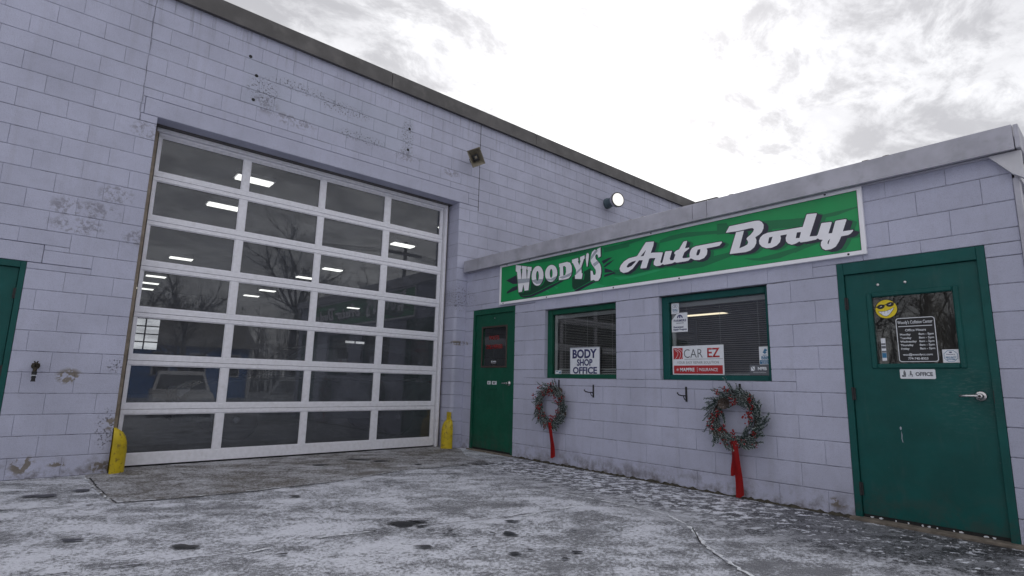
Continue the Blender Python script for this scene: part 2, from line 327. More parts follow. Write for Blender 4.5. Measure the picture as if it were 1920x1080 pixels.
SIGN_DATA = '''{"woody":[[[[1.25,2.7263],[1.3681,2.7],[1.371,2.653],[1.355,2.6553],[1.3778,2.4767],[1.3913,2.6028],[1.3927,2.65],[1.3811,2.6536],[1.3827,2.6949],[1.4878,2.6718],[1.4876,2.6287],[1.4763,2.6284],[1.4951,2.4621],[1.512,2.6155],[1.4991,2.6212],[1.4993,2.6662],[1.5922,2.6479],[1.5867,2.5906],[1.57,2.5929],[1.5326,2.3196],[1.4482,2.3203],[1.4226,2.4175],[1.3943,2.3126],[1.3223,2.3116],[1.2802,2.618],[1.2502,2.6321]]],[[[1.8351,2.4975],[1.8311,2.4581],[1.8179,2.4223],[1.7965,2.3929],[1.7686,2.3723],[1.7363,2.3621],[1.7022,2.3632],[1.669,2.3757],[1.6393,2.3987],[1.6158,2.4303],[1.6003,2.468],[1.5943,2.5088],[1.5983,2.5491],[1.6119,2.5857],[1.6341,2.6154],[1.6628,2.6359],[1.6957,2.6454],[1.7301,2.6433],[1.7632,2.6299],[1.7922,2.6064],[1.8149,2.5746],[1.8296,2.5374]],[[1.7418,2.5021],[1.7411,2.4823],[1.7381,2.4642],[1.7332,2.4493],[1.7266,2.4387],[1.719,2.4334],[1.711,2.4337],[1.7031,2.4397],[1.696,2.4508],[1.6904,2.4663],[1.6866,2.4847],[1.6849,2.5047],[1.6856,2.5247],[1.6886,2.5429],[1.6936,2.5579],[1.7001,2.5684],[1.7078,2.5737],[1.7159,2.5733],[1.7238,2.5672],[1.7308,2.5559],[1.7364,2.5404],[1.7402,2.522]]],[[[2.1011,2.4974],[2.0969,2.4648],[2.0837,2.4352],[2.0625,2.4109],[2.0349,2.394],[2.0031,2.3858],[1.9696,2.387],[1.9371,2.3977],[1.9083,2.417],[1.8855,2.4434],[1.8707,2.4749],[1.8652,2.5088],[1.8694,2.5422],[1.8831,2.5725],[1.9051,2.5969],[1.9334,2.6137],[1.9658,2.6213],[1.9995,2.6193],[2.0317,2.6079],[2.06,2.5881],[2.082,2.5616],[2.096,2.5306]],[[2.0114,2.5017],[2.0106,2.4845],[2.0077,2.4688],[2.0029,2.4559],[1.9966,2.4468],[1.9893,2.4422],[1.9817,2.4425],[1.9743,2.4477],[1.9676,2.4574],[1.9624,2.4709],[1.9589,2.4869],[1.9576,2.5043],[1.9584,2.5216],[1.9613,2.5374],[1.9661,2.5504],[1.9724,2.5595],[1.9797,2.5641],[1.9874,2.5637],[1.9949,2.5583],[2.0014,2.5485],[2.0066,2.5351],[2.0101,2.519]]],[[[2.1321,2.6142],[2.2795,2.6185],[2.3338,2.5995],[2.364,2.5501],[2.3679,2.487],[2.3529,2.4265],[2.3115,2.3917],[2.2514,2.3859],[2.1324,2.39],[2.1318,2.4421],[2.1479,2.4445],[2.1464,2.5635],[2.1327,2.5673]],[[2.2069,2.5684],[2.2375,2.5685],[2.2596,2.5472],[2.2626,2.4835],[2.2484,2.4448],[2.2143,2.4403]]],[[[2.3693,2.6346],[2.4774,2.6419],[2.4822,2.5994],[2.4706,2.5967],[2.4986,2.5438],[2.5192,2.5937],[2.51,2.6013],[2.5121,2.6479],[2.5877,2.6597],[2.59,2.6154],[2.5764,2.6105],[2.5332,2.5123],[2.5391,2.4281],[2.554,2.4261],[2.5393,2.3539],[2.4239,2.3703],[2.4213,2.4219],[2.4376,2.4259],[2.4432,2.4854],[2.3874,2.5843],[2.3696,2.5896]]],[[[2.607,2.6241],[2.6182,2.6706],[2.6408,2.6827],[2.6609,2.6637],[2.6598,2.6202],[2.6464,2.5525],[2.6374,2.5034],[2.6262,2.505],[2.6149,2.566]]],[[[2.7989,2.7059],[2.853,2.7198],[2.8545,2.6022],[2.8168,2.5911],[2.8062,2.6314],[2.779,2.6401],[2.7659,2.6207],[2.7734,2.5807],[2.8112,2.5448],[2.8433,2.5059],[2.8591,2.4611],[2.862,2.4015],[2.8478,2.3358],[2.8156,2.2977],[2.7671,2.2995],[2.74,2.3173],[2.6906,2.3115],[2.6886,2.4424],[2.7216,2.4361],[2.7347,2.3846],[2.7619,2.3767],[2.7761,2.4004],[2.7729,2.4393],[2.7458,2.4774],[2.7075,2.526],[2.6887,2.5678],[2.691,2.6239],[2.7132,2.6812],[2.7574,2.7068],[2.7901,2.6901]]]],"auto":[[[[3.5306,2.6632],[3.6376,2.6518],[3.6294,2.6077],[3.5913,2.5231],[3.6184,2.5234],[3.7157,2.5112],[3.7487,2.5057],[3.7521,2.4998],[3.7171,2.3992],[3.7254,2.3826],[3.743,2.3892],[3.7816,2.5041],[3.7896,2.5105],[3.8704,2.5031],[3.8382,2.4188],[3.8462,2.4001],[3.8839,2.3943],[3.9108,2.4526],[3.8962,2.4663],[3.8991,2.4809],[3.9205,2.4962],[3.9581,2.5049],[4.0097,2.5746],[4.0222,2.5836],[4.0587,2.5829],[4.0565,2.5662],[4.0317,2.5035],[4.0802,2.5049],[4.0822,2.4949],[4.0592,2.4803],[4.0222,2.4605],[3.9961,2.409],[4.0039,2.3989],[4.0483,2.3948],[4.0843,2.395],[4.0832,2.432],[4.0948,2.4669],[4.1156,2.4929],[4.1555,2.5043],[4.2102,2.5057],[4.4361,2.505],[4.4542,2.5032],[4.4558,2.4909],[4.427,2.4642],[4.3901,2.4614],[4.2852,2.4602],[4.2917,2.4339],[4.2825,2.3924],[4.2508,2.3615],[4.1965,2.3484],[4.1423,2.3567],[4.1075,2.3767],[4.0958,2.3822],[4.0672,2.361],[4.0309,2.3591],[3.9246,2.3604],[3.9,2.3716],[3.8661,2.3616],[3.7639,2.3601],[3.7469,2.3718],[3.7117,2.3578],[3.659,2.3601],[3.6284,2.3816],[3.6292,2.4125],[3.6525,2.4555],[3.59,2.4638],[3.5691,2.4608],[3.5286,2.3571],[3.4504,2.362],[3.4459,2.3729],[3.4801,2.4572],[3.429,2.4627],[3.3955,2.4319],[3.3375,2.3764],[3.2697,2.3456],[3.2013,2.3428],[3.1571,2.3692],[3.1445,2.4037],[3.163,2.442],[3.2131,2.4837],[3.2819,2.5097],[3.3923,2.5164],[3.4066,2.5222],[3.5194,2.6548]],[[3.5286,2.5714],[3.4922,2.5045],[3.4514,2.5078]],[[3.2513,2.4169],[3.2761,2.4457],[3.3294,2.4619],[3.3867,2.4652],[3.3673,2.4441],[3.319,2.4111],[3.2754,2.3997],[3.2541,2.4044]],[[4.1814,2.4633],[4.2126,2.4653],[4.2075,2.4335],[4.1909,2.4036],[4.1659,2.4025],[4.1642,2.4188]]]],"body":[[[[4.5037,2.5903],[4.5425,2.6475],[4.8064,2.6492],[4.8492,2.6429],[4.8748,2.6237],[4.8906,2.5931],[4.8871,2.5583],[4.8694,2.5236],[4.8416,2.5016],[4.8032,2.4842],[4.8123,2.4524],[4.8079,2.4203],[4.7873,2.3857],[4.748,2.3595],[4.6983,2.3513],[4.535,2.3585],[4.5354,2.3669],[4.6109,2.5711],[4.6926,2.572],[4.6366,2.4005],[4.6903,2.4135],[4.7185,2.4252],[4.7287,2.4427],[4.7248,2.4628],[4.7131,2.4816],[4.7221,2.4966],[4.7561,2.5179],[4.7848,2.5456],[4.794,2.5659],[4.7812,2.5812],[4.7595,2.5839],[4.6142,2.5801],[4.5047,2.5872]]],[[[4.8374,2.4423],[4.8507,2.4726],[4.8784,2.4946],[4.9209,2.5054],[4.9881,2.5058],[5.1036,2.5016],[5.2453,2.4991],[5.2858,2.6074],[5.2943,2.6099],[5.368,2.6026],[5.373,2.5966],[5.2983,2.3982],[5.3568,2.3926],[5.3684,2.4041],[5.4043,2.4997],[5.4124,2.5016],[5.486,2.4963],[5.4897,2.4897],[5.4556,2.3963],[5.4851,2.3935],[5.5181,2.4955],[5.5277,2.4993],[5.5989,2.4976],[5.6075,2.4911],[5.5712,2.393],[5.6486,2.3916],[5.6515,2.3842],[5.629,2.3599],[5.6085,2.3524],[5.5556,2.3509],[5.5348,2.3084],[5.5063,2.2671],[5.469,2.2503],[5.4219,2.2495],[5.3968,2.2685],[5.3856,2.2999],[5.3902,2.3287],[5.4047,2.3468],[5.3785,2.3545],[5.366,2.3676],[5.3493,2.3599],[5.2779,2.355],[5.2195,2.3564],[5.2061,2.368],[5.1828,2.3569],[5.1654,2.352],[5.1386,2.3484],[5.1055,2.3673],[5.0896,2.3911],[5.0881,2.4229],[5.0979,2.4474],[5.1019,2.4561],[5.042,2.4554],[5.0443,2.4258],[5.0323,2.3909],[5.0004,2.3648],[4.9538,2.3516],[4.9023,2.3561],[4.8615,2.3783],[4.8394,2.4093]],[[4.9364,2.4565],[4.969,2.4585],[4.9461,2.3984],[4.9203,2.3992]],[[5.1918,2.4564],[5.2273,2.4543],[5.211,2.4006],[5.1771,2.4039]],[[5.4651,2.3445],[5.4488,2.2976],[5.4416,2.3077],[5.4484,2.3299]]]],"ribbon_dark":[[[1.3108,2.3079],[1.3482,2.2697],[1.4133,2.2533],[1.5678,2.2516],[1.7437,2.2896],[1.9268,2.3388],[2.1288,2.3832],[2.1278,2.4654],[1.8455,2.503],[1.5602,2.5409],[1.4963,2.3169]],[[2.3685,2.3978],[2.6908,2.4766],[2.6906,2.3132],[2.5339,2.2632],[2.4305,2.2314],[2.3895,2.2448],[2.3717,2.2733]]],"ribbon_black":[[[1.3187,2.2875],[1.3707,2.2431],[1.4427,2.2193],[1.5962,2.2182],[1.7977,2.2556],[2.0042,2.3067],[2.2272,2.3709],[2.1659,2.3786],[1.927,2.3267],[1.7439,2.2802],[1.568,2.244],[1.4135,2.2465]],[[2.3954,2.2397],[2.4306,2.2077],[2.4769,2.2026],[2.5905,2.2376],[2.7995,2.2955],[2.6906,2.3004],[2.5111,2.2484],[2.4305,2.2252]],[[1.031,2.5219],[1.2654,2.5752],[1.2918,2.4429],[1.1881,2.4504]],[[1.1824,2.4013],[1.0561,2.3473],[1.0542,2.3184],[1.2946,2.3568],[1.2928,2.4132]],[[2.8649,2.5409],[2.9705,2.5626],[3.0378,2.5621],[2.8965,2.498]],[[2.8963,2.4642],[2.9491,2.4986],[3.0733,2.5332],[2.9907,2.484],[2.9173,2.4527]],[[2.912,2.4451],[3.0107,2.406],[3.0887,2.3556],[3.0412,2.3769],[2.9116,2.3863]],[[2.9062,2.3601],[3.0513,2.3739],[3.0887,2.3556],[2.906,2.3308]]],"swirl":[[[3.0546,2.7001],[3.5229,2.734],[3.6322,2.7252],[3.4664,2.7004],[3.2552,2.6774],[3.0543,2.6733]],[[3.7194,2.6541],[3.8501,2.68],[4.0581,2.6817],[4.2926,2.6447],[4.4848,2.6197],[4.5047,2.5805],[4.2911,2.6087],[3.9745,2.6299],[3.7008,2.6169]],[[4.4085,2.701],[4.5152,2.6905],[4.5311,2.6527],[4.4984,2.5786],[4.4036,2.5853]],[[4.8912,2.6329],[5.1439,2.5963],[5.227,2.5837],[5.222,2.5041],[4.9383,2.5372],[4.9152,2.5907]],[[5.1802,2.5934],[5.2701,2.5814],[5.2493,2.5184],[5.176,2.5243]],[[5.4229,2.5784],[5.7236,2.591],[5.7238,2.5806],[5.5309,2.5457],[5.4261,2.5465]],[[3.0509,2.3343],[3.298,2.3016],[3.6227,2.3282],[3.8396,2.3203],[4.0439,2.2689],[4.2396,2.27],[4.5361,2.3306],[4.6425,2.3682],[4.6435,2.3886],[4.3565,2.3662],[4.1261,2.3446],[3.8826,2.3516],[3.6234,2.3591],[3.2505,2.3644],[3.0517,2.4086]],[[4.6787,2.2909],[4.8187,2.2717],[4.9758,2.2894],[5.2107,2.3228],[5.2084,2.2873],[5.0235,2.2396],[4.8696,2.2369],[4.7645,2.2584]],[[5.1627,2.3085],[5.2427,2.325],[5.3682,2.3208],[5.2463,2.2942],[5.1601,2.2662]],[[1.4133,2.7329],[1.9194,2.7655],[2.2965,2.7549],[2.8011,2.7271],[2.6464,2.6835],[2.2971,2.6866],[1.9209,2.6804],[1.5139,2.6983]],[[2.8978,2.7061],[3.2899,2.7082],[3.289,2.651],[2.908,2.6404]]],"swirl_light":[[[2.1803,2.201],[2.7562,2.2796],[2.9676,2.1959],[2.3013,2.1793]],[[1.8497,2.2872],[1.928,2.2739],[1.9544,2.2342]],[[2.0294,2.3221],[2.1174,2.2982],[2.0929,2.2738]],[[3.0507,2.3137],[3.2978,2.2936],[3.6225,2.319],[3.7968,2.3113],[3.4394,2.2751],[3.1508,2.2641]]],"band":[[[1.2822,2.5104],[1.5616,2.4876],[1.5491,2.4342],[1.2991,2.4421]],[[1.5972,2.4494],[1.686,2.4593],[1.8467,2.4418],[1.8083,2.3855],[1.7012,2.389]],[[1.8663,2.4486],[1.9768,2.4253],[2.1154,2.4579],[2.0536,2.3926],[1.9256,2.4085]],[[2.1307,2.4285],[2.2509,2.44],[2.3704,2.4688],[2.3351,2.4199],[2.2025,2.4011]],[[2.441,2.4591],[2.5503,2.523],[2.5447,2.4887],[2.4295,2.4164]],[[2.691,2.6239],[2.7792,2.7005],[2.8118,2.6821],[2.6965,2.5797]],[[2.724,2.5236],[2.8113,2.5577],[2.8381,2.528],[2.7513,2.4852]]]}'''

# ------------------------------------------------------------------ ground
def ground_mat(name, apron=False):
    m, t = new_mat(name)
    P = t.pos
    sp = t.add('ShaderNodeSeparateXYZ'); t.put(sp.inputs[0], P)
    rotp = t.mapping(P, scale=(1, 1, 1), rot=(0, 0, math.radians(38)))
    streak = t.noise(t.mapping(rotp, scale=(.8, 2.0, 1)), 1.5, 9, .7, .3)
    low = t.noise(P, .75, 5, .6); mid = t.noise(P, 5.0, 10, .72, .2); fine = t.noise(P, 38, 8, .78); grit = t.noise(P, 210, 3, .75)
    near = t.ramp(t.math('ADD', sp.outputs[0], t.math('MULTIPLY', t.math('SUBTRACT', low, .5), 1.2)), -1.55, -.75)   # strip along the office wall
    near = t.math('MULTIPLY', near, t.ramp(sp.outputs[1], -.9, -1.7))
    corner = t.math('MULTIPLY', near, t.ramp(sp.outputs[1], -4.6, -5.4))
    if apron: base = t.mix(t.ramp(mid, .35, .65), (.17, .156, .142), (.25, .235, .22))
    else: base = t.mix(t.ramp(mid, .35, .65), (.22, .224, .248), (.33, .335, .365))
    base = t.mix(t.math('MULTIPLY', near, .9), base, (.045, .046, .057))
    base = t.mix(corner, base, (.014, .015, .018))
    base = t.mix(t.math('MULTIPLY', t.ramp(grit, .47, .64), .7), base, (.06, .061, .07))
    wet = t.math('MULTIPLY', t.ramp(t.noise(P, 1.7, 6, .65, .4), .56, .70), .4)
    base = t.mix(wet, base, (.05, .05, .056) if not apron else (.055, .05, .047))
    # frost: dry snow dust lying in the pores and blown into streaks
    amt = t.math('ADD', t.math('MULTIPLY', streak, .42), t.math('ADD', t.math('MULTIPLY', low, .22), t.math('MULTIPLY', mid, .36)))
    dens = t.ramp(amt, .31, .62)
    gm = t.ramp(t.math('ADD', t.math('MULTIPLY', fine, .55), t.math('MULTIPLY', grit, .45)), .36, .64)
    dust = t.ramp(t.math('SUBTRACT', t.math('ADD', gm, t.math('MULTIPLY', dens, 1.0)), 1.0), -.16, .22)
    ice = t.noise(t.mapping(rotp, scale=(1, 1.3, 1)), 9.5, 10, .72, .3)
    icem = t.math('MULTIPLY', t.ramp(t.math('ADD', t.math('MULTIPLY', ice, .8), t.math('SUBTRACT', t.math('MULTIPLY', fine, .2), t.math('MULTIPLY', corner, .05))), .488, .518), near)
    if apron: snow = t.math('MULTIPLY', t.ramp(t.math('SUBTRACT', t.math('ADD', gm, t.math('MULTIPLY', dens, 1.0)), 1.0), -.05, .36), .6)
    else:
        dry = t.math('SUBTRACT', 1.0, near)
        snow = t.math('MAXIMUM', t.math('MULTIPLY', t.math('MULTIPLY', dust, .88), t.math('ADD', .3, t.math('MULTIPLY', dry, .7))), t.math('MULTIPLY', icem, .95))
    c = t.mix(snow, base, (.78, .80, .88))
    t.put(t.b.inputs['Base Color'], c)
    t.put(t.b.inputs['Roughness'], t.math('SUBTRACT', .8, t.math('MULTIPLY', t.math('MAXIMUM', corner, wet), .35))); t.b.inputs['Specular IOR Level'].default_value = .3
    h = t.math('ADD', t.math('MULTIPLY', fine, .8), t.math('ADD', t.math('MULTIPLY', grit, .5), t.math('MULTIPLY', snow, .9)))
    bump(t, h, .9, .006)
    return m
MAT_GROUND = ground_mat('frosted_asphalt'); MAT_APRON = ground_mat('damp_concrete', True)
bm = BM()
ys = [-400, -120, -40, -13, -9, -7.6, -5, 0, 60, 400]; zs = [-.75, -.75, -.6, -.5, -.2, 0, 0, 0, 0, 0]; xs = [-400, -100, -30, -10, 0, 10, 40, 400]
gv = [[bm.verts.new((x, y, z)) for x in xs] for y, z in zip(ys, zs)]
for i in range(len(ys)-1):
    for j in range(len(xs)-1): bm.faces.new((gv[i][j], gv[i][j+1], gv[i+1][j+1], gv[i+1][j]))
ground = prop(finish('pavement', bm, MAT_GROUND), 'frost dusted grey asphalt and concrete lot', kind='structure')
bm = BM(); ap = [(-4.66, .3), (-4.68, -.24), (-4.66, -.9), (-4.6, -1.64), (-4.2, -1.72), (-3.7, -1.76), (-2.72, -1.70), (-1.85, -1.45), (-1.2, -1.5), (-.62, -1.62), (-.5, -.8), (-.14, -.2), (-.14, .3)]
v0 = [bm.verts.new((x, y, .004)) for x, y in ap]; bm.faces.new(v0)
if bm.faces[:][0].normal.z < 0: bm.faces[:][0].normal_flip()
apron = finish('apron_slab', bm, MAT_APRON); prop(apron, 'brownish damp concrete slab in front of the roll-up door', kind='structure')

MAT_CRACK = simple('snow_filled_crack', (.72, .74, .80), .9, 0, .3, 60, .4, 90); MAT_CRACKD = simple('dark_crack', (.035, .035, .04), .9, 0, .4, 60)
MAT_OIL, _t = new_mat('oil_stain')
_a = _t.add('ShaderNodeAttribute', attribute_name='soak').outputs['Fac']
_f = _t.ramp(_t.math('ADD', _a, _t.math('MULTIPLY', _t.math('SUBTRACT', _t.noise(_t.pos, 55, 6, .7), .5), .9)), .25, .7)
_t.b.inputs['Base Color'].default_value = (.012, .012, .014, 1); _t.b.inputs['Roughness'].default_value = .35
_tr = _t.add('ShaderNodeBsdfTransparent'); _mx = _t.add('ShaderNodeMixShader'); _t.put(_mx.inputs[0], _t.math('MULTIPLY', _f, .93)); _t.l.new(_tr.outputs[0], _mx.inputs[1]); _t.l.new(_t.b.outputs[0], _mx.inputs[2]); _t.l.new(_mx.outputs[0], _t.out.inputs[0])
def ribbon_strip(name, pts, wid, mat, z, step=.05, jit=.014, label=None, breaks=0.0):
    rnd = random.Random(str(pts)); bm = BM(); L = []
    for a, b in zip(pts, pts[1:]):
        a, b = Vector((*a, 0)), Vector((*b, 0)); k = max(1, int((b-a).length/step))
        for i in range(k): L.append(a.lerp(b, i/k))
    L.append(Vector((*pts[-1], 0))); prev = None
    for i, p in enumerate(L):
        t = (L[min(i+1, len(L)-1)] - L[max(i-1, 0)]).normalized(); nn = Vector((-t.y, t.x, 0))
        q = p + nn*rnd.uniform(-jit, jit); ww = wid*rnd.uniform(.25, 1.15)
        if rnd.random() < breaks: prev = None; continue
        a, b = bm.verts.new((q + nn*ww/2) + Vector((0, 0, z))), bm.verts.new((q - nn*ww/2) + Vector((0, 0, z)))
        if prev: bm.faces.new((prev[0], prev[1], b, a))
        prev = (a, b)
    bmesh.ops.recalc_face_normals(bm, faces=bm.faces)
    for f in bm.faces:
        if f.normal.z < 0: f.normal_flip()
    o = finish(name, bm, mat, ground); 
    return o
edge = ap[1:10]
ribbon_strip('crack', edge, .022, MAT_CRACK, .010, .035, .014, breaks=.35)
ribbon_strip('crack', [(x+.03, y-.02) for x, y in edge], .016, MAT_CRACKD, .008, .04, .006, breaks=.15)
ribbon_strip('crack', [(-5.4, -1.45), (-5.0, -1.58), (-4.6, -1.68)], .02, MAT_CRACKD, .008, .04, .008, breaks=.2)
ribbon_strip('crack', [(-5.3, -3.3), (-4.9, -3.42), (-4.55, -3.5), (-4.165, -3.56), (-3.67, -3.5), (-3.1, -3.62), (-2.43, -3.8), (-1.75, -3.9)], .014, MAT_CRACKD, .008, .05, .012, breaks=.18)
ribbon_strip('crack', [(-4.2, -3.585), (-3.67, -3.525), (-3.3, -3.58)], .026, MAT_CRACK, .006, .05, .012, breaks=.2)
ribbon_strip('crack', [(-2.43, -3.82), (-2.0, -3.88), (-1.6, -3.87)], .024, MAT_CRACK, .006, .05, .01, breaks=.2)
ribbon_strip('crack', [(-1.3, -3.3), (-1.24, -3.7), (-1.19, -4.2), (-1.2, -4.5), (-1.36, -4.79), (-1.62, -5.03), (-1.79, -5.2), (-2.0, -5.5), (-2.3, -5.9)], .03, MAT_CRACK, .006, .035, .012, breaks=.05)
ribbon_strip('crack', [(-1.42, -4.86), (-1.7, -5.08), (-1.83, -5.22), (-2.02, -5.47)], .012, MAT_CRACKD, .009, .04, .006)
ribbon_strip('crack', [(-1.6, -2.9), (-1.36, -3.25)], .02, MAT_CRACK, .006, .05, .01)
def stain(cx, cy, rx, ry, rot, seed):
    ry = max(ry, rx*.62); rot = -.72 + (seed % 5 - 2)*.12
    rnd = random.Random(seed); pts = []; k = 22; ph = [rnd.uniform(0, 6.28) for _ in range(4)]
    for i in range(k):
        a = 2*PI*i/k; r = 1 + .22*math.sin(2*a+ph[0]) + .16*math.sin(3*a+ph[1]) + .1*math.sin(5*a+ph[2]) + rnd.uniform(-.07, .07)
        x, y = rx*r*math.cos(a), ry*r*math.sin(a); pts.append((cx + x*math.cos(rot) - y*math.sin(rot), cy + x*math.sin(rot) + y*math.cos(rot)))
    bm = BM(); cv = bm.verts.new((cx, cy, .012)); A = [bm.verts.new((cx + (x-cx)*.72, cy + (y-cy)*.72, .012)) for x, y in pts]; B_ = [bm.verts.new((cx + (x-cx)*1.3, cy + (y-cy)*1.3, .012)) for x, y in pts]
    for i in range(k): bm.faces.new((cv, A[i], A[(i+1) % k])); bm.faces.new((A[i], B_[i], B_[(i+1) % k], A[(i+1) % k]))
    o = finish('oil_stain', bm, MAT_OIL, ground); at = o.data.attributes.new('soak', 'FLOAT', 'POINT')
    for i in range(len(o.data.vertices)): at.data[i].value = 0.0 if i > k else 1.0
for i, q in enumerate([(-3.06, -3.55, .105, .055, -.6), (-2.95, -3.56, .06, .022, .6), (-3.0, -3.68, .035, .02, 0), (-2.99, -3.80, .022, .014, 1), (-2.97, -3.95, .022, .014, 0), (-2.94, -4.0, .016, .01, .5), (-2.9, -3.9, .02, .014, 0), (-4.39, -3.262, .07, .034, .9), (-4.9, -2.726, .05, .024, .9), (-2.38, -3.95, .05, .03, .7), (-2.62, -4.2, .055, .04, -.4), (-2.7, -4.12, .02, .015, 0), (-2.88, -4.55, .035, .028, 0), (-3.24, -4.1, .045, .025, .3), (-3.98, -3.75, .03, .016, .5), (-2.55, -4.75, .03, .02, .2), (-2.7, -4.8, .02, .02, 0), (-3.35, -2.2, .05, .022, .9), (-5.02, -1.05, .1, .03, .8), (-4.75, -.95, .08, .03, .8), (-5.35, -1.9, .1, .03, .8), (-1.9, -.45, .12, .04, .8), (-1.75, -.7, .09, .03, .8), (-2.5, -.62, .08, .03, .8), (-1.5, -1.2, .05, .02, .8), (-2.2, -4.4, .022, .015, 0), (-2.75, -4.55, .018, .012, 0), (-3.9, -4.45, .03, .02, .2), (-3.0, -4.3, .018, .012, .3)]): stain(*q, i)
# crumbs of ice swept against the walls
MAT_ICE = simple('ice_crumbs', (.62, .63, .68), .5, 0, .1, 90)
bm = BM(); rnd = random.Random(5)
def crumb(x, y, r):
    a = rnd.uniform(0, 6.28); top = bm.verts.new((x + rnd.uniform(-.3, .3)*r, y + rnd.uniform(-.3, .3)*r, r*rnd.uniform(.5, 1.0)))
    ring = [bm.verts.new((x + r*rnd.uniform(.6, 1.1)*math.cos(a+k*1.57), y + r*rnd.uniform(.6, 1.1)*math.sin(a+k*1.57), -.002)) for k in range(4)]
    for k in range(4): bm.faces.new((ring[k], ring[(k+1) % 4], top))
for _ in range(900):
    q = rnd.random()
    if q < .42: x, y = -abs(rnd.gauss(0, .33)) - .02, rnd.uniform(-6.7, -.6)
    elif q < .62: x, y = rnd.uniform(-1.2, -.05), -abs(rnd.gauss(0, .6)) + .02
    elif q < .8: x, y = rnd.uniform(-4.2, -.2), .27 - abs(rnd.gauss(0, .25))
    elif q < .9: x, y = rnd.uniform(-6.2, -4.5), -abs(rnd.gauss(0, .4)) - .02
    else: x, y = rnd.uniform(-5.2, -1), rnd.uniform(-5.5, -.3)
    crumb(x, y, rnd.choice((.003, .004, .004, .005, .006, .009)))
prop(finish('ice_crumbs', bm, MAT_ICE), 'white crumbs of ice and snow scattered along the foot of the walls', kind='stuff')

# ------------------------------------------------------------------ block walls
BLK, CRS = .4064, .2032
_block_cache = {}
def block_mesh(w, h, depth, round_left, round_right):
    key = (round(w, 3), round(h, 3), depth, round_left, round_right)
    if key in _block_cache: return _block_cache[key]
    return key, w, h
def add_block(bm, F, u0, u1, z0, z1, depth, rl=0.0, rr=0.0, off=0.0):
    """one masonry block, its face on the wall plane, arrises chamfered; rl / rr round the left / right arris (bullnose)"""
    c = .0035
    prof = []
    def side(u, sgn, r):
        if r > 0: return [(u + sgn*r*(1-math.cos(a)), -r*(1-math.sin(a))) for a in (0, PI/6, PI/3, PI/2)]
        return [(u, -.0022), (u + sgn*.0015, 0)]
    prof = [(u0, -depth)] + side(u0, 1, rl) + side(u1, -1, rr)[::-1] + [(u1, -depth)]
    lo = [bm.verts.new(F(u, z0 if n < -.0001 or True else z0, n + off)) for u, n in prof]
    m = len(prof)
    cz = c
    rows = [[bm.verts.new(F(u, z, n + off - dn)) for u, n in prof] for z, dn in ((z0 + cz, 0), (z1 - cz, 0))]
    for v, (u, n) in zip(lo, prof): v.co = F(u, z0, max(-depth, n - c) + off)
    hi = [bm.verts.new(F(u, z1, max(-depth, n - c) + off)) for u, n in prof]
    L = [lo, rows[0], rows[1], hi]; fs = []
    for a, b in zip(L, L[1:]):
        for i in range(m-1): fs.append(bm.faces.new((a[i], a[i+1], b[i+1], b[i])))
    bk_lo, bk_hi = (lo[0], lo[-1]), (hi[0], hi[-1])
    try:
        fs.append(bm.faces.new(lo[::-1])); fs.append(bm.faces.new(hi))
    except ValueError: pass
def cut(rects, hole):
    out = []; hu0, hu1, hz0, hz1 = hole
    for u0, u1, z0, z1 in rects:
        if hu0 >= u1 - 1e-6 or hu1 <= u0 + 1e-6 or hz0 >= z1 - 1e-6 or hz1 <= z0 + 1e-6: out.append((u0, u1, z0, z1)); continue
        if hz0 > z0: out.append((u0, u1, z0, hz0))
        if hz1 < z1: out.append((u0, u1, hz1, z1))
        a, b = max(z0, hz0), min(z1, hz1)
        if hu0 > u0: out.append((u0, hu0, a, b))
        if hu1 < u1: out.append((hu1, u1, a, b))
    return [r for r in out if r[1]-r[0] > .02 and r[3]-r[2] > .02]
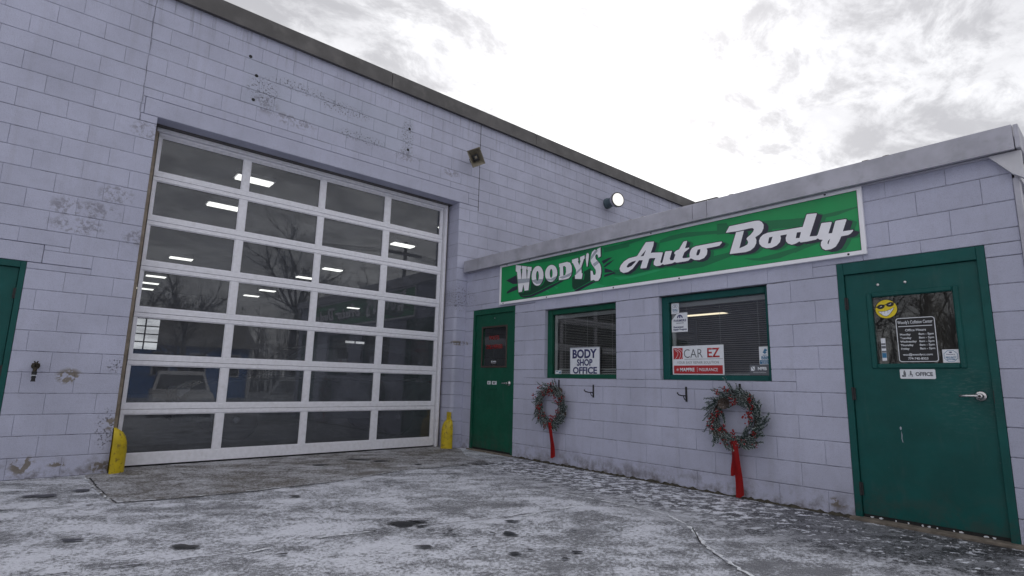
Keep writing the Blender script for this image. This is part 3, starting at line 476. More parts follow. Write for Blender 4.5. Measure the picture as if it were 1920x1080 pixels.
def block_wall(building, F, u0, u1, ztop, zline, even, depth, holes, core, bull, limit, breaks=()):
    """core (the mortar) plus every block; the `limit` blocks that show largest are objects, the others one mesh"""
    bm = BM(); rs = [(u0, u1, 0.0, ztop)]
    for bu in bull: rs = cut(rs, (bu[0]-.06, bu[0]+.058, -1, bu[1]))
    for h in holes: rs = cut(rs, (h[0]-.004, h[1]+.004, h[2]-.004 if h[2] > 0 else -1, h[3]+.004))
    for r in rs: fbox(bm, F, *r, -.0055, -core)
    wall = finish('wall', bm, MAT_MORTAR, building)
    pieces = []; r = -1; rnd = random.Random(3)
    z0 = 0.0
    while z0 < ztop - .02:
        z1 = min(ztop, zline + CRS*(r+1))
        off = even + (0 if r % 2 == 0 else BLK/2)
        edges = [u0]; k = math.ceil((u0 - off)/BLK)
        while off + k*BLK < u1 - .03:
            e = off + k*BLK
            if e > u0 + .03: edges.append(e)
            k += 1
        for h in holes:
            if h[2] < z1-.01 and h[3] > z0+.01: edges = [e for e in edges if not (.001 < abs(e-h[0]) < .07 or .001 < abs(e-h[1]) < .07)]
        edges.append(u1)
        for bk in breaks:
            if z1 > bk[1] and bk[0] not in edges: edges = sorted([e for e in edges if abs(e - bk[0]) > .05] + [bk[0]])
        for a, b in zip(edges, edges[1:]):
            ps = [(a, b, z0, z1)]
            for h in holes: ps = cut(ps, h)
            pieces += ps
        z0 = z1; r += 1
    info = []
    for p in pieces:
        c = F((p[0]+p[1])/2, (p[2]+p[3])/2, 0); x, y, d = project(c)
        if d > .2:
            q = [project(F(u, z, 0)) for u, z in rect(*p)]
            area = abs(sum(q[i][0]*q[(i+1) % 4][1] - q[(i+1) % 4][0]*q[i][1] for i in range(4)))/2 if all(k[2] > .1 for k in q) else 0
            inside = -30 < x < 1950 and -30 < y < 1110
        else: area, inside = 0, False
        info.append((area if inside else 0, p))
    info.sort(key=lambda t: -t[0])
    rest = BM(); n_rest = 0
    for i, (area, p) in enumerate(info):
        a, b, c, d = p; gu = .0011; gz = .0030
        rl = rr = 0.0
        for (bu, bz, side, rad) in bull:
            if c < bz and abs(a - bu) < .002 and side == 'L': rl = rad
            if c < bz and abs(b - bu) < .002 and side == 'R': rr = rad
        la = 0 if any(abs(a - h[1]) < .001 for h in holes) else gu; lb = 0 if any(abs(b - h[0]) < .001 for h in holes) else gu
        w, h = b - a - la - lb, d - c - 2*gz
        if i < limit and area > 0:
            key = (round(w, 3), round(h, 3), depth, rl, rr, F.__name__)
            if key not in _block_cache:
                bm = BM(); add_block(bm, F, -w/2, w/2, -h/2, h/2, depth, rl, rr); me = bpy.data.meshes.new('block')
                bmesh.ops.recalc_face_normals(bm, faces=bm.faces); bm.to_mesh(me); bm.free(); me.materials.append(MAT_BLOCK); _block_cache[key] = me
            link_mesh('block', _block_cache[key], wall, F((a+la+b-lb)/2, (c+d)/2, rnd.gauss(0, .0006)))
        else:
            add_block(rest, F, a+la, b-lb, c+gz, d-gz, depth, rl, rr, rnd.gauss(0, .0006)); n_rest += 1
    if n_rest:
        bmesh.ops.recalc_face_normals(rest, faces=rest.faces)
        o = finish('block', rest, MAT_BLOCK, wall); prop(o, kind='stuff')
    else: rest.free()
    return wall

# ---- garage
GAR = empty('garage_building', (-2.35, 0, 0), 'tall lavender painted block garage with a glazed roll-up door and flat brown roof edge', 'building')
OU0, OU1, OZ = -4.49, -.21, 3.95
gholes = [(OU0, OU1, 0, OZ), (-4.63, -.03, OZ, 4.157), (-6.45, -5.385, 0, 2.095), (-6.6, -5.275, 2.095, 2.285)]
wall_g = block_wall(GAR, GW, -12.0, 7.0, 5.47, .2, -4.6726, .36, gholes, .36, [(OU1, 2.2, 'L', .05)], 300, breaks=((-4.66, 3.9), (.178, 3.85)))
one_box('lintel', GW, (-4.625, -.035, OZ, 4.153, .006, -.36), MAT_BLOCK, wall_g, .006)
one_box('lintel', GW, (-6.597, -5.279, 2.098, 2.281, .003, -.36), MAT_BLOCK, wall_g, .004)
one_box('control_joint', GW, (.173, .183, 3.88, 5.47, .0015, -.02), MAT_DARK, wall_g, 0)
bm = BM(); rnd = random.Random(2); prev = -4.66
pts = []; z = 3.86
while z < 5.47: pts.append(GW(-4.66 + rnd.uniform(-.008, .008), z, .001)); z += .06
tube(bm, pts, .004, 5); finish('control_joint', bm, MAT_MORTAR, wall_g)
# bolt holes left by an old sign
for u, z in ((-3.593, 5.109), (-3.498, 4.877), (-3.505, 4.538), (-1.222, 4.904), (-1.229, 4.555)):
    bm = BM(); lathe(bm, GW(u, z, -.004), (0, -1, 0), [(0, .022), (.006, .022), (.007, .014)], 10); finish('bolt_hole', bm, MAT_DARK, wall_g)
# ceiling, floor, inner walls, roof
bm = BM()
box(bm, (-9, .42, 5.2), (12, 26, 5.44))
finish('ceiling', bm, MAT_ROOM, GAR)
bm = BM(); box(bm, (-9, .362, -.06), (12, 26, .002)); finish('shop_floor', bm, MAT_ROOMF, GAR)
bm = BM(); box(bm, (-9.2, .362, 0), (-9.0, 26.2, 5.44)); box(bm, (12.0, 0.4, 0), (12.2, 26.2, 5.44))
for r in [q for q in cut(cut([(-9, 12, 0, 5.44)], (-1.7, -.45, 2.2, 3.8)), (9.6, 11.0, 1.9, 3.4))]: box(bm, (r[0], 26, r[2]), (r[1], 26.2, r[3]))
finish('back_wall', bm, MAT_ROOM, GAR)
bm = BM()
for x0, x1, z0, z1 in ((-1.7, -.45, 2.2, 3.8), (9.6, 11.0, 1.9, 3.4)):
    for k in range(3): box(bm, (x0 + (x1-x0)*k/2 - .03, 26.05, z0), (x0 + (x1-x0)*k/2 + .03, 26.1, z1))
    for k in range(5): box(bm, (x0, 26.06, z0 + (z1-z0)*k/4 - .03), (x1, 26.11, z0 + (z1-z0)*k/4 + .03))
finish('rear_window_bars', bm, MAT_DARK, GAR)
for cx, cy in [(-2.3, 4.25), (-2.3, 6.6), (-1.82, 14.1), (-1.85, 18.9), (-1.77, 21.1), (-1.67, 23.2), (2.57, 19.1), (2.55, 21.5), (2.55, 14.4), (2.63, 11.95), (2.57, 6.8), (2.57, 4.3), (8.05, 21.8)]:
    bm = BM(); box(bm, (cx-.36, cy-.17, 4.93), (cx+.36, cy+.17, 5.0)); sf = finish('strip_light', bm, MAT_WHITE, GAR)
    bm = BM(); box(bm, (cx-.33, cy-.14, 4.9), (cx+.33, cy+.14, 4.928)); finish('diffuser', bm, MAT_LAMP, sf)
bm = BM(); box(bm, (-12, -.0, 5.472), (7.0, 26.2, 5.62)); finish('roof', bm, MAT_COPING, GAR)
seam = [-12, -10.75, -7.7, -4.65, -1.6, 1.45, 4.5, 7.06]
for a, b in zip(seam, seam[1:]):
    bm = BM(); fbox(bm, GW, a+.002, b-.002, 5.455, 5.69, .06, -.3, .006); fbox(bm, GW, a+.002, b-.002, 5.447, 5.462, .066, .0605, .001)
    finish('coping_section', bm, MAT_COPING, GAR)
bm = BM(); box(bm, (7.07, -.62, 0), (9, .9, 5.47)); finish('wall_return', bm, MAT_BLOCK, GAR)
bm = BM(); box(bm, (7.062, -.66, 5.472), (9.1, .95, 5.68), .005); finish('coping_section', bm, MAT_COPING, GAR)

# glazed roll-up door: seven rows of four panes
PX = [(-4.387, -3.457), (-3.37, -2.423), (-2.343, -1.396), (-1.303, -.372)]
PZ = [(.147, .577)] + [(.694 + .5425*k, 1.121 + .5425*k) for k in range(6)]
DN = -.30
door = one_box('roll_up_door', GW, (-4.42, -.322, .022, .147, DN, DN-.05), MAT_WHITE, GAR, .003)
prop(door, 'white framed glazed overhead door of seven rows of four panes')
edges = [-4.42] + [x for p in PX for x in p] + [-.322]
for i in range(0, len(edges), 2):
    for z0, z1 in PZ:
        one_box('stile', GW, (edges[i], edges[i+1], z0+.0005, z1-.0005, DN-.004, DN-.05), MAT_WHITE, door, .003)
for k in range(7):
    z0 = PZ[k][1]; z1 = PZ[k+1][0] if k < 6 else 3.885
    zm = (z0+z1)/2 - .008
    for a, b in ((z0, zm-.002), (zm+.002, z1)):
        one_box('rail', GW, (-4.42, -.322, a, b, DN, DN-.05), MAT_WHITE, door, .0035)
for z0, z1 in PZ:
    for x0, x1 in PX:
        bm = BM()
        for q in ((x0+.001, x0+.009, z0+.001, z1-.001), (x1-.009, x1-.001, z0+.001, z1-.001), (x0+.0095, x1-.0095, z0+.001, z0+.009), (x0+.0095, x1-.0095, z1-.009, z1-.001)): fbox(bm, GW, *q, DN-.010, DN-.022)
        bead = finish('glazing_bead', bm, MAT_WHITE, door)
        one_box('pane', GW, (x0+.0005, x1-.0005, z0+.0005, z1-.0005, DN-.024, DN-.030), MAT_GLASS, door, 0)
one_box('bottom_seal', GW, (-4.42, -.322, .003, .021, DN-.01, DN-.045), MAT_DARK, door, 0)
one_box('header_trim', GW, (-4.45, -.285, 3.888, 3.935, -.262, -.34), MAT_WHITE, GAR, .004)
one_box('jamb_trim', GW, (-.300, -.262, .004, 3.935, -.255, -.335), MAT_WHITE, GAR, .004)
one_box('jamb_trim', GW, (-.255, -.235, .004, 3.94, -.285, -.335), MAT_TAN, GAR, .002)
one_box('jamb_trim', GW, (-4.475, -4.43, .004, 3.935, -.275, -.335), MAT_TAN, GAR, .003)
one_box('jamb_trim', GW, (-.3195, -.302, .03, 3.88, -.29, -.335), MAT_TRIM, GAR, .002)
one_box('backing', GW, (OU0+.005, OU1-.005, 3.937, 3.949, -.2, -.36), MAT_COPING, GAR, 0)

# far-left green side door
def frame3(name, F, u0, u1, z1, fw, head, n0, n1, mat, parent):
    bm = BM(); fbox(bm, F, u0, u0+fw, 0.002, z1, n0, n1, .003); fbox(bm, F, u1-fw, u1, 0.002, z1, n0, n1, .003); fbox(bm, F, u0+fw+.0005, u1-fw-.0005, z1-head, z1, n0-.0005, n1, .003)
    return finish(name, bm, mat, parent)
def hinge(F, u, z, n, parent, mat):
    bm = BM(); lathe(bm, F(u, z-.055, n), (0, 0, 1), [(0, .004), (.004, .009), (.035, .009), (.037, .0075), (.039, .009), (.071, .009), (.073, .0075), (.075, .009), (.106, .009), (.11, .004)], 10)
    fbox(bm, F, u-.02, u+.02, z-.05, z+.05, n-.002, n-.010); return finish('hinge', bm, mat, parent)
sd = one_box('side_door', GW, (-6.4, -5.435, .045, 2.027, -.022, -.066), MAT_GREEN, GAR, .002); prop(sd, 'dark green door cut off by the left edge of the wall')
frame3('door_frame', GW, -6.448, -5.387, 2.093, .044, .062, .004, -.12, MAT_GREEN, sd)
for z in (1.771, 1.02, .26): hinge(GW, -5.432, z, -.006, sd, MAT_BLACK)

# ---- office annex
OFF = empty('office_building', (0, -3.3, 0), 'low lavender block office with two green doors and two windows', 'building')
W1 = (1.838, 3.056, 1.09, 2.013); W2 = (3.659, 4.870, 1.09, 2.010); D1 = (.215, 1.219, 0, 2.135); D2 = (5.485, 6.487, 0, 2.115)
UEND = 6.69
wall_o = block_wall(OFF, AW, 0.003, UEND, 2.79, .187, 3.4615 - 9*BLK, .19, [W1, W2, D1, D2], .185, [], 290)
bm = BM(); box(bm, (.186, -.2, 0), (.2, -6.6, 0.01)); bm.free()
# inside of the office
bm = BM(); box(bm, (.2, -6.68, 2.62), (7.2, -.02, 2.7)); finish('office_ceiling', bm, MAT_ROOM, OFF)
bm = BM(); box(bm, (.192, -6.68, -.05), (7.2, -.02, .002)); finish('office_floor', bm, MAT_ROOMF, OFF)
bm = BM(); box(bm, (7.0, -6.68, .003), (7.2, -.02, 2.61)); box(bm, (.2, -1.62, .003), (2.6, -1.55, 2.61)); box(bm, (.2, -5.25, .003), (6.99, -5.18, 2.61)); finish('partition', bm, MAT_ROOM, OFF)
for (x, y, sx, sy) in ((5.35, -.6, .3, .62), (4.6, -5.6, .3, .6)): 
    bm = BM(); box(bm, (x, y, 2.55), (x+.3, y-sy*1.6, 2.615)); sf = finish('strip_light', bm, MAT_WHITE, OFF)
    bm = BM(); box(bm, (x+.03, y-.03, 2.54), (x+.27, y-sy*1.6+.03, 2.549)); finish('diffuser', bm, MAT_LAMPW, sf)
bm = BM(); box(bm, (3.2, -2.2, .003), (4.0, -4.6, .75)); box(bm, (4.3, -3.0, .003), (4.95, -3.9, 1.5)); finish('office_desk', bm, MAT_BROWN, OFF)
bm = BM(); box(bm, (-.04, -6.74, 2.792), (7.3, -.005, 2.88)); finish('roof', bm, MAT_COPING, OFF)
# fascia
for a, b in ((.03, 1.05), (1.05, 4.17), (4.17, 4.335), (4.335, 6.735)):
    bm = BM(); fbox(bm, AW, a+.002, b-.002, 2.772, 2.955, .10, .045, .004); fbox(bm, AW, a+.002, b-.002, 2.764, 2.780, .108, .101, .002)
    finish('fascia_section', bm, MAT_FASCIA, OFF)
bm = BM(); fbox(bm, AW, .03, 6.735, 2.7605, 2.771, .043, .004, .001); finish('soffit', bm, MAT_FASCIA, OFF)
bm = BM(); box(bm, (-.098, -6.738, 2.77), (6.0, -6.765, 2.95), .003); finish('fascia_section', bm, MAT_FASCIA, OFF)
bm = BM(); p = [AW(6.58, 2.762, .06), AW(6.76, 2.762, .06), AW(6.76, 2.55, .06), AW(6.70, 2.60, .06)]
q = [Vector((v.x + .05, v.y, v.z)) for v in p]; vs = [bm.verts.new(v) for v in p + q]
for f in ((0,1,2,3), (7,6,5,4), (0,4,5,1), (1,5,6,2), (2,6,7,3), (3,7,4,0)): bm.faces.new([vs[i] for i in f])
box(bm, (-.0, -6.702, 2.56), (6.0, -6.737, 2.765)); bmesh.ops.recalc_face_normals(bm, faces=bm.faces); finish('rake_trim', bm, MAT_TRIM, OFF)
bm = BM(); box(bm, (-.012, -6.6915, .0), (.10, -6.726, 2.58), .003); finish('corner_post', bm, MAT_FASCIA, OFF)
for k in range(17):
    z = .05 + k*.15
    bm = BM(); vs = [bm.verts.new(c) for c in ((.101, -6.70, z+.15), (6, -6.70, z+.15), (6, -6.722, z), (.101, -6.722, z), (.101, -6.692, z), (6, -6.692, z))]
    bm.faces.new((vs[0], vs[1], vs[2], vs[3])); bm.faces.new((vs[3], vs[2], vs[5], vs[4])); bmesh.ops.recalc_face_normals(bm, faces=bm.faces)
    finish('siding_board', bm, MAT_SIDING, OFF)
bm = BM(); rnd = random.Random(11)
for u in (.75, 1.45, 1.5, 2.02, 2.2, 2.75, 3.0, 3.35, 3.52, 4.6, 4.72, 5.0, 5.35, 5.8, 5.95): 
    r = rnd.uniform(.012, .026); bmesh.ops.create_icosphere(bm, subdivisions=1, radius=r, matrix=Matrix.Translation(AW(u, 2.955, .07)) @ Matrix.Diagonal((1.2, 1.8, .7, 1)))
prop(finish('roof_gravel', bm, MAT_CONC, OFF), kind='stuff')
# kicked-up dark gap and concrete threshold
bm = BM(); pts = []
rnd = random.Random(4)
for a, b in ((1.23, 5.48),):
    u = a
    while u < b: pts.append((u, rnd.uniform(.006, .028))); u += .03
    v = [[bm.verts.new(AW(u, -.002, .03+h*.3)), bm.verts.new(AW(u, h, .012)), bm.verts.new(AW(u, h, -.004))] for u, h in pts]
    for i in range(len(v)-1):
        for k in range(2): bm.faces.new((v[i][k], v[i+1][k], v[i+1][k+1], v[i][k+1]))
finish('footing_edge', bm, simple('mossy_dirt', (.05, .045, .034), .95, 0, .4, 30, .4, 90), wall_o)
bm = BM(); fbox(bm, AW, 5.46, 6.69, -.05, .022, .07, -.10, .008, 2); finish('threshold', bm, MAT_CONC, OFF); bm = BM(); fbox(bm, AW, .2, 1.225, -.05, .018, .05, -.1, .006); finish('threshold', bm, MAT_CONC, OFF)

def lever(F, u, z, n, parent, size=1.0):
    bm = BM(); nn = F(0, 0, 1) - F(0, 0, 0)
    lathe(bm, F(u, z, n), nn, [(0, .036*size), (.008, .036*size), (.014, .030*size), (.017, .018*size), (.045, .014*size), (.05, .017*size), (.062, .017*size), (.064, .010*size)], 28)
    tube(bm, [F(u, z, n+.052), F(u-.03, z+.001, n+.055), F(u-.075, z, n+.054), F(u-.118*size, z-.002, n+.05)], lambda t: .0105 - .002*t, 10)
    o = finish('lever_handle', bm, MAT_STEEL, parent, smooth=True)
    bm = BM(); lathe(bm, F(u, z, n+.0645), nn, [(0, .009), (.002, .009), (.0025, .003)], 14); finish('key_cylinder', bm, MAT_BLACK, o)
    return o
def hole_leaf(name, F, u0, u1, z0, z1, g, n0, n1, mat, parent):
    bm = BM()
    for r in cut([(u0, u1, z0, z1)], g): fbox(bm, F, *r, n0, n1)
    return finish(name, bm, mat, parent)
def ring4(name, F, r, w, n0, n1, mat, parent, bev=.004):
    u0, u1, z0, z1 = r; bm = BM()
    fbox(bm, F, u0-w, u0, z0-w, z1+w, n0, n1, bev); fbox(bm, F, u1, u1+w, z0-w, z1+w, n0, n1, bev)
    fbox(bm, F, u0+.0004, u1-.0004, z1, z1+w, n0-.0006, n1, bev); fbox(bm, F, u0+.0004, u1-.0004, z0-w, z0, n0-.0006, n1, bev)
    return finish(name, bm, mat, parent)
# right-hand office door
G2 = (5.729, 6.267, 1.247, 1.797)
od = hole_leaf('office_door', AW, 5.542, 6.434, .048, 2.008, G2, -.018, -.062, MAT_GREEN, OFF); prop(od, 'teal green steel door with a half window and lever handle')
frame3('door_frame', AW, 5.487, 6.485, 2.113, .050, .100, .005, -.14, MAT_GREEN, od)
ring4('glass_moulding', AW, G2, .040, -.006, -.03, MAT_GREEN, od, .008)
one_box('pane', AW, (G2[0]+.0005, G2[1]-.0005, G2[2]+.0005, G2[3]-.0005, -.031, -.038), MAT_GLASS2, od, 0)
for z in (1.76, 1.0, .24): hinge(AW, 5.536, z, -.001, od, MAT_BLACK)
lever(AW, 6.365, 1.007, -.018, od, 1.0)
bm = BM(); fbox(bm, AW, 5.545, 6.43, .010, .047, -.022, -.06); sweep = finish('door_sweep', bm, MAT_DARK, od)
rnd = random.Random(8)
bm = BM()
for u, wd in ((5.60, .05), (5.66, .06), (5.84, .02), (5.93, .03), (5.97, .04), (6.12, .02), (6.16, .05), (6.30, .06), (6.345, .04), (5.76, .015), (6.02, .015)):
    pts = []
    for k in range(9):
        a = 2*PI*k/9; pts.append((u + wd*.36*rnd.uniform(.5, 1.1)*math.cos(a), .029 + .008*rnd.uniform(.4, 1.2)*math.sin(a)))
    flat(bm, AW, [pts], -.0214, 0)
finish('paint_flakes', bm, MAT_PAPER, sweep)
for u, z in ((5.782, 1.900), (5.972, 1.900)):
    bm = BM(); lathe(bm, AW(u, z, -.018), (-1, 0, 0), [(0, .011), (.004, .010), (.007, .004)], 14); finish('bolt', bm, MAT_STEEL, od)
bm = BM(); flat(bm, AW, [[(5.842, .745), (5.85, .755), (5.856, .745), (5.853, .73), (5.847, .728)]], -.0172, 0); flat(bm, AW, [[(5.851, .722), (5.856, .69), (5.853, .66), (5.858, .635), (5.855, .632), (5.849, .66), (5.851, .69)]], -.0172); finish('paint_chip', bm, MAT_BAND, od)
one_box('strike_plate', AW, (6.4365, 6.4405, .96, 1.05, .0056, -.01), MAT_BLACK, od, 0)
# inner-corner office door
G1 = (.45, 1.005, 1.262, 1.838)
pd = hole_leaf('delivery_door', AW, .265, 1.172, .045, 2.05, G1, -.02, -.064, MAT_GREEN2, OFF); prop(pd, 'dark green narrow looking door in the corner with brown framed glass')
frame3('door_frame', AW, .217, 1.217, 2.133, .044, .080, .004, -.14, MAT_GREEN2, pd)
ring4('glass_moulding', AW, G1, .028, -.010, -.03, MAT_BROWN, pd, .005)
one_box('pane', AW, (G1[0]+.0005, G1[1]-.0005, G1[2]+.0005, G1[3]-.0005, -.031, -.038), MAT_GLASS2, pd, 0)
for z in (1.746, 1.0, .24): hinge(AW, .26, z, -.005, pd, MAT_GREEN2)
lever(AW, 1.10, 1.008, -.02, pd, .95)
bm = BM(); fbox(bm, AW, .64, .82, .918, .932, -.008, -.0205, .002); fbox(bm, AW, .635, .825, .886, .9175, -.0165, -.0205, .002); finish('mail_slot', bm, MAT_GREEN2, pd)
one_box('door_sweep', AW, (.27, 1.17, .010, .044, -.023, -.06), MAT_DARK, pd, 0)
bm = BM(); lathe(bm, AW(.73, 1.985, -.02), (-1, 0, 0), [(0, .009), (.004, .008), (.006, .003)], 12); finish('bolt', bm, MAT_STEEL, pd)

# windows
MAT_SLAT = simple('grey_blind_slat', (.34, .32, .30), .5, 0, .08, 6)
MAT_SLATL = simple('pale_blind_rail', (.42, .42, .42), .5, 0, .05, 6)
def window(R, label, pale):
    u0, u1, z0, z1 = R
    fw = .068
    bm = BM(); a = -.055; b = -.15
    fbox(bm, AW, u0+.002, u0+fw+.02, z0+.002, z1-.002, a, b, .004); fbox(bm, AW, u1-fw+.02, u1-.002, z0+.002, z1-.002, a, b, .004)
    fbox(bm, AW, u0+fw+.0205, u1-fw+.0195, z1-fw, z1-.002, a-.0006, b, .004); fbox(bm, AW, u0+fw+.0205, u1-fw+.0195, z0+.002, z0+.055, a-.0006, b, .004)
    wn = finish('window', bm, MAT_GREEN2 if pale else MAT_GREEN, OFF); prop(wn, label)
    g = (u0+fw+.021, u1-fw+.019, z0+.056, z1-fw-.001)
    one_box('pane', AW, (*g, -.088, -.094), MAT_GLASS2, wn, 0)
    one_box('sill', AW, (u0+.002, u1-.002, z0-.001, z0+.003, -.002, -.054), MAT_MORTAR, wn, 0)
    # venetian blind behind the glass
    bu0, bu1 = g[0]+.06, g[1]-.01
    hr = one_box('blind_headrail', AW, (bu0-.03, bu1, g[3]-.05, g[3]-.004, -.125, -.165), MAT_SLATL, wn, .003)
    bm = BM(); z = g[3]-.075; rnd = random.Random(str(R))
    sz = []
    while z > g[2]+.03: sz.append(z); z -= .0215
    low = g[2] + (.09 if pale else .0)
    for i, z in enumerate(sz):
        d = .011; tl = math.radians(14)
        w2 = d*math.cos(tl); h2 = d*math.sin(tl)
        c = [AW(bu0, z-h2, -.145+w2), AW(bu1, z-h2+rnd.uniform(-.001, .001), -.145+w2), AW(bu1, z+h2, -.145-w2), AW(bu0, z+h2, -.145-w2)]
        vs = [bm.verts.new(p) for p in c] + [bm.verts.new(p + Vector((0, 0, -.0012))) for p in c]
        for f in ((0,1,2,3), (7,6,5,4), (0,4,5,1), (1,5,6,2), (2,6,7,3), (3,7,4,0)): bm.faces.new([vs[k] for k in f])
    bl = finish('blind_slats', bm, MAT_SLAT, wn); prop(bl, kind='stuff')
    one_box('blind_bottom_rail', AW, (bu0, bu1, g[2]+.004, g[2]+.02, -.13, -.158), MAT_SLATL, wn, .002)
    if pale: 
        for k in range(2): one_box('blind_bottom_rail', AW, (bu0, bu1, g[2]+.032+k*.026, g[2]+.046+k*.026, -.128, -.16), MAT_SLATL, wn, .002)
    bm = BM()
    for f in (.12, .5, .9): tube(bm, [AW(bu0+(bu1-bu0)*f, g[3]-.05, -.131), AW(bu0+(bu1-bu0)*f, g[2]+.02, -.131)], .0016, 5)
    finish('blind_cord', bm, MAT_SLATL, wn)
    one_box('inner_jamb', AW, (g[0]+.012, g[0]+.055, g[2], g[3], -.10, -.118), MAT_SLATL, wn, .002)
    return g
ga = window(W1, 'smaller looking green framed window near the corner door, blind lowered', True)
gb = window(W2, 'green framed window beside the teal door with dark blind and stickers', False)

# ------------------------------------------------------------------ shop sign
SG = json.loads(SIGN_DATA)
sign = empty('shop_sign', AW(3.31, 2.17, 0), 'long green sign with white lettering above the office windows', 'sign')
su0, su1, sz0, sz1 = .886, 5.737, 2.166, 2.772
N0 = .030
one_box('sign_panel', AW, (su0+.03, su1-.03, sz0+.03, sz1-.03, N0, .004), MAT_SIGN_G, sign, 0)
fr = .036
def mitre(pts_out, pts_in, name):
    bm = BM(); n0, n1 = N0+.006, .004
    a = [AW(*p, n0) for p in pts_out + pts_in]; b = [AW(*p, n1) for p in pts_out + pts_in]
    v = [bm.verts.new(p) for p in a + b]
    for f in ((0,1,2,3), (7,6,5,4), (0,4,5,1), (1,5,6,2), (2,6,7,3), (3,7,4,0)): bm.faces.new([v[i] for i in f])
    bmesh.ops.recalc_face_normals(bm, faces=bm.faces); bmesh.ops.bevel(bm, geom=list(bm.edges), offset=.0025, segments=1, affect='EDGES')
    return finish(name, bm, MAT_SIGN_W, sign)
O = [(su0, sz0), (su1, sz0), (su1, sz1), (su0, sz1)]; I = [(su0+fr, sz0+fr), (su1-fr, sz0+fr), (su1-fr, sz1-fr), (su0+fr, sz1-fr)]; e = .0006
for k in range(4):
    j = (k+1) % 4; mitre([O[k], O[j]], [I[j], I[k]], 'sign_frame')
for u, z in ((.98, sz0+.016), (1.9, sz0+.016), (3.05, sz0+.016), (3.95, sz0+.016), (5.6, sz0+.016), (1.05, sz1-.014), (1.55, sz1-.014), (2.35, sz1-.014), (3.6, sz1-.014), (5.45, sz1-.014)):
    bm = BM(); lathe(bm, AW(u, z, N0+.0055), (-1, 0, 0), [(0, .010), (.003, .009), (.006, .004)], 12); finish('screw', bm, MAT_BLACK, sign)
bm = BM(); t = .004
for q in ((su0+fr, su1-fr, sz0+fr, sz0+fr+t), (su0+fr, su1-fr, sz1-fr-t, sz1-fr), (su0+fr, su0+fr+t, sz0+fr+t, sz1-fr-t), (su1-fr-t, su1-fr, sz0+fr+t, sz1-fr-t)): flat(bm, AW, [rect(*q)], N0+.0008)
finish('border_line', bm, MAT_NAVY, sign)
def clampu(lp): return [(min(max(u, su0+fr+.005), su1-fr-.005), min(max(z, sz0+fr+.005), sz1-fr-.005)) for u, z in lp]
layer = [0]
def layered(name, polys, mat, base, step=.00004):
    bm = BM()
    for i, lp in enumerate(polys): flat(bm, AW, lp, N0 + base + i*step)
    return finish(name, bm, mat, sign)
def grow(lp, d):
    n = len(lp); area = sum(lp[i][0]*lp[(i+1) % n][1] - lp[(i+1) % n][0]*lp[i][1] for i in range(n)); s = 1 if area > 0 else -1
    out = []
    for i in range(n):
        p0, p1, p2 = Vector(lp[i-1]), Vector(lp[i]), Vector(lp[(i+1) % n]); a = (p1-p0); b = (p2-p1)
        if a.length < 1e-6 or b.length < 1e-6: out.append(tuple(p1)); continue
        na = Vector((a.y, -a.x)).normalized()*s; nb = Vector((b.y, -b.x)).normalized()*s; m = na + nb
        m = m.normalized() if m.length > 1e-3 else na
        k = min(1.8, 1/max(.3, m.dot(na))); q = p1 + m*d*k; out.append((q.x, q.y))
    return out
def outline(polys, d): return [[[(u + d*math.cos(a), z + d*math.sin(a)) for u, z in l] for l in lp] for a in (2*PI*k/10 for k in range(10)) for lp in polys]
def shift(polys, du, dz): return [[[(u+du, z+dz) for u, z in l] for l in lp] for lp in polys]
layered('swirl', [[clampu(l)] for l in SG['swirl']], MAT_SWIRL, .0004)
layered('swirl', [[clampu(l)] for l in SG['swirl_light']], MAT_SWIRLL, .0008)
layered('banner', [[l] for l in SG['ribbon_black']], MAT_NAVY, .0016)
layered('banner', [[l] for l in SG['ribbon_dark']], MAT_RIBBON_G, .0020)
for nm in ('auto', 'body'):
    P = SG[nm]; sh = []
    big = 1.0 if nm == 'body' else .85
    for k in range(7): sh += shift(P, .018+.0065*big*k + .022, -.010-.0042*k)
    layered('letter_shadow', sh, MAT_SWIRL, .0012, .00001)
    sh = []
    for k in range(8): sh += shift(P, .0065*big*k, -.0036*k)
    layered('letter_shadow', sh, MAT_NAVY, .0024, .00002)
    layered('lettering', outline(P, .0085), MAT_NAVY, .0030, .00002)
    layered('lettering', P, MAT_SIGN_W, .0040, .0001)
P = SG['woody']
sh = []
for k in range(5): sh += shift(P, .005*k+.016, -.003*k-.002)
layered('letter_shadow', sh, MAT_SIGN_G, .0024)
sh = []
for k in range(5): sh += shift(P, .0045*k, -.0022*k)
layered('letter_shadow', sh, MAT_NAVY, .0030)
layered('lettering', outline(P, .005), MAT_NAVY, .0032, .00001); layered('lettering', P, MAT_SIGN_W, .0042, .0001)
# grey-blue glints inside the letters: the band polygons cut to the letters' own triangles
def clip(poly, tri):
    def ins(p, a, b): return (b[0]-a[0])*(p[1]-a[1]) - (b[1]-a[1])*(p[0]-a[0]) >= 0
    out = poly
    if (tri[1][0]-tri[0][0])*(tri[2][1]-tri[0][1]) - (tri[1][1]-tri[0][1])*(tri[2][0]-tri[0][0]) < 0: tri = tri[::-1]
    for i in range(3):
        a, b = tri[i], tri[(i+1) % 3]; inp, out = out, []
        for j in range(len(inp)):
            p, q = inp[j-1], inp[j]; ip, iq = ins(p, a, b), ins(q, a, b)
            if ip != iq:
                d = ((b[0]-a[0])*(q[1]-p[1]) - (b[1]-a[1])*(q[0]-p[0]))
                if abs(d) > 1e-12:
                    t = ((b[0]-a[0])*(a[1]-p[1]) - (b[1]-a[1])*(a[0]-p[0]))/d; out.append((p[0]+(q[0]-p[0])*t, p[1]+(q[1]-p[1])*t))
            if iq: out.append(q)
        if not out: return []
    return out
bm = BM()
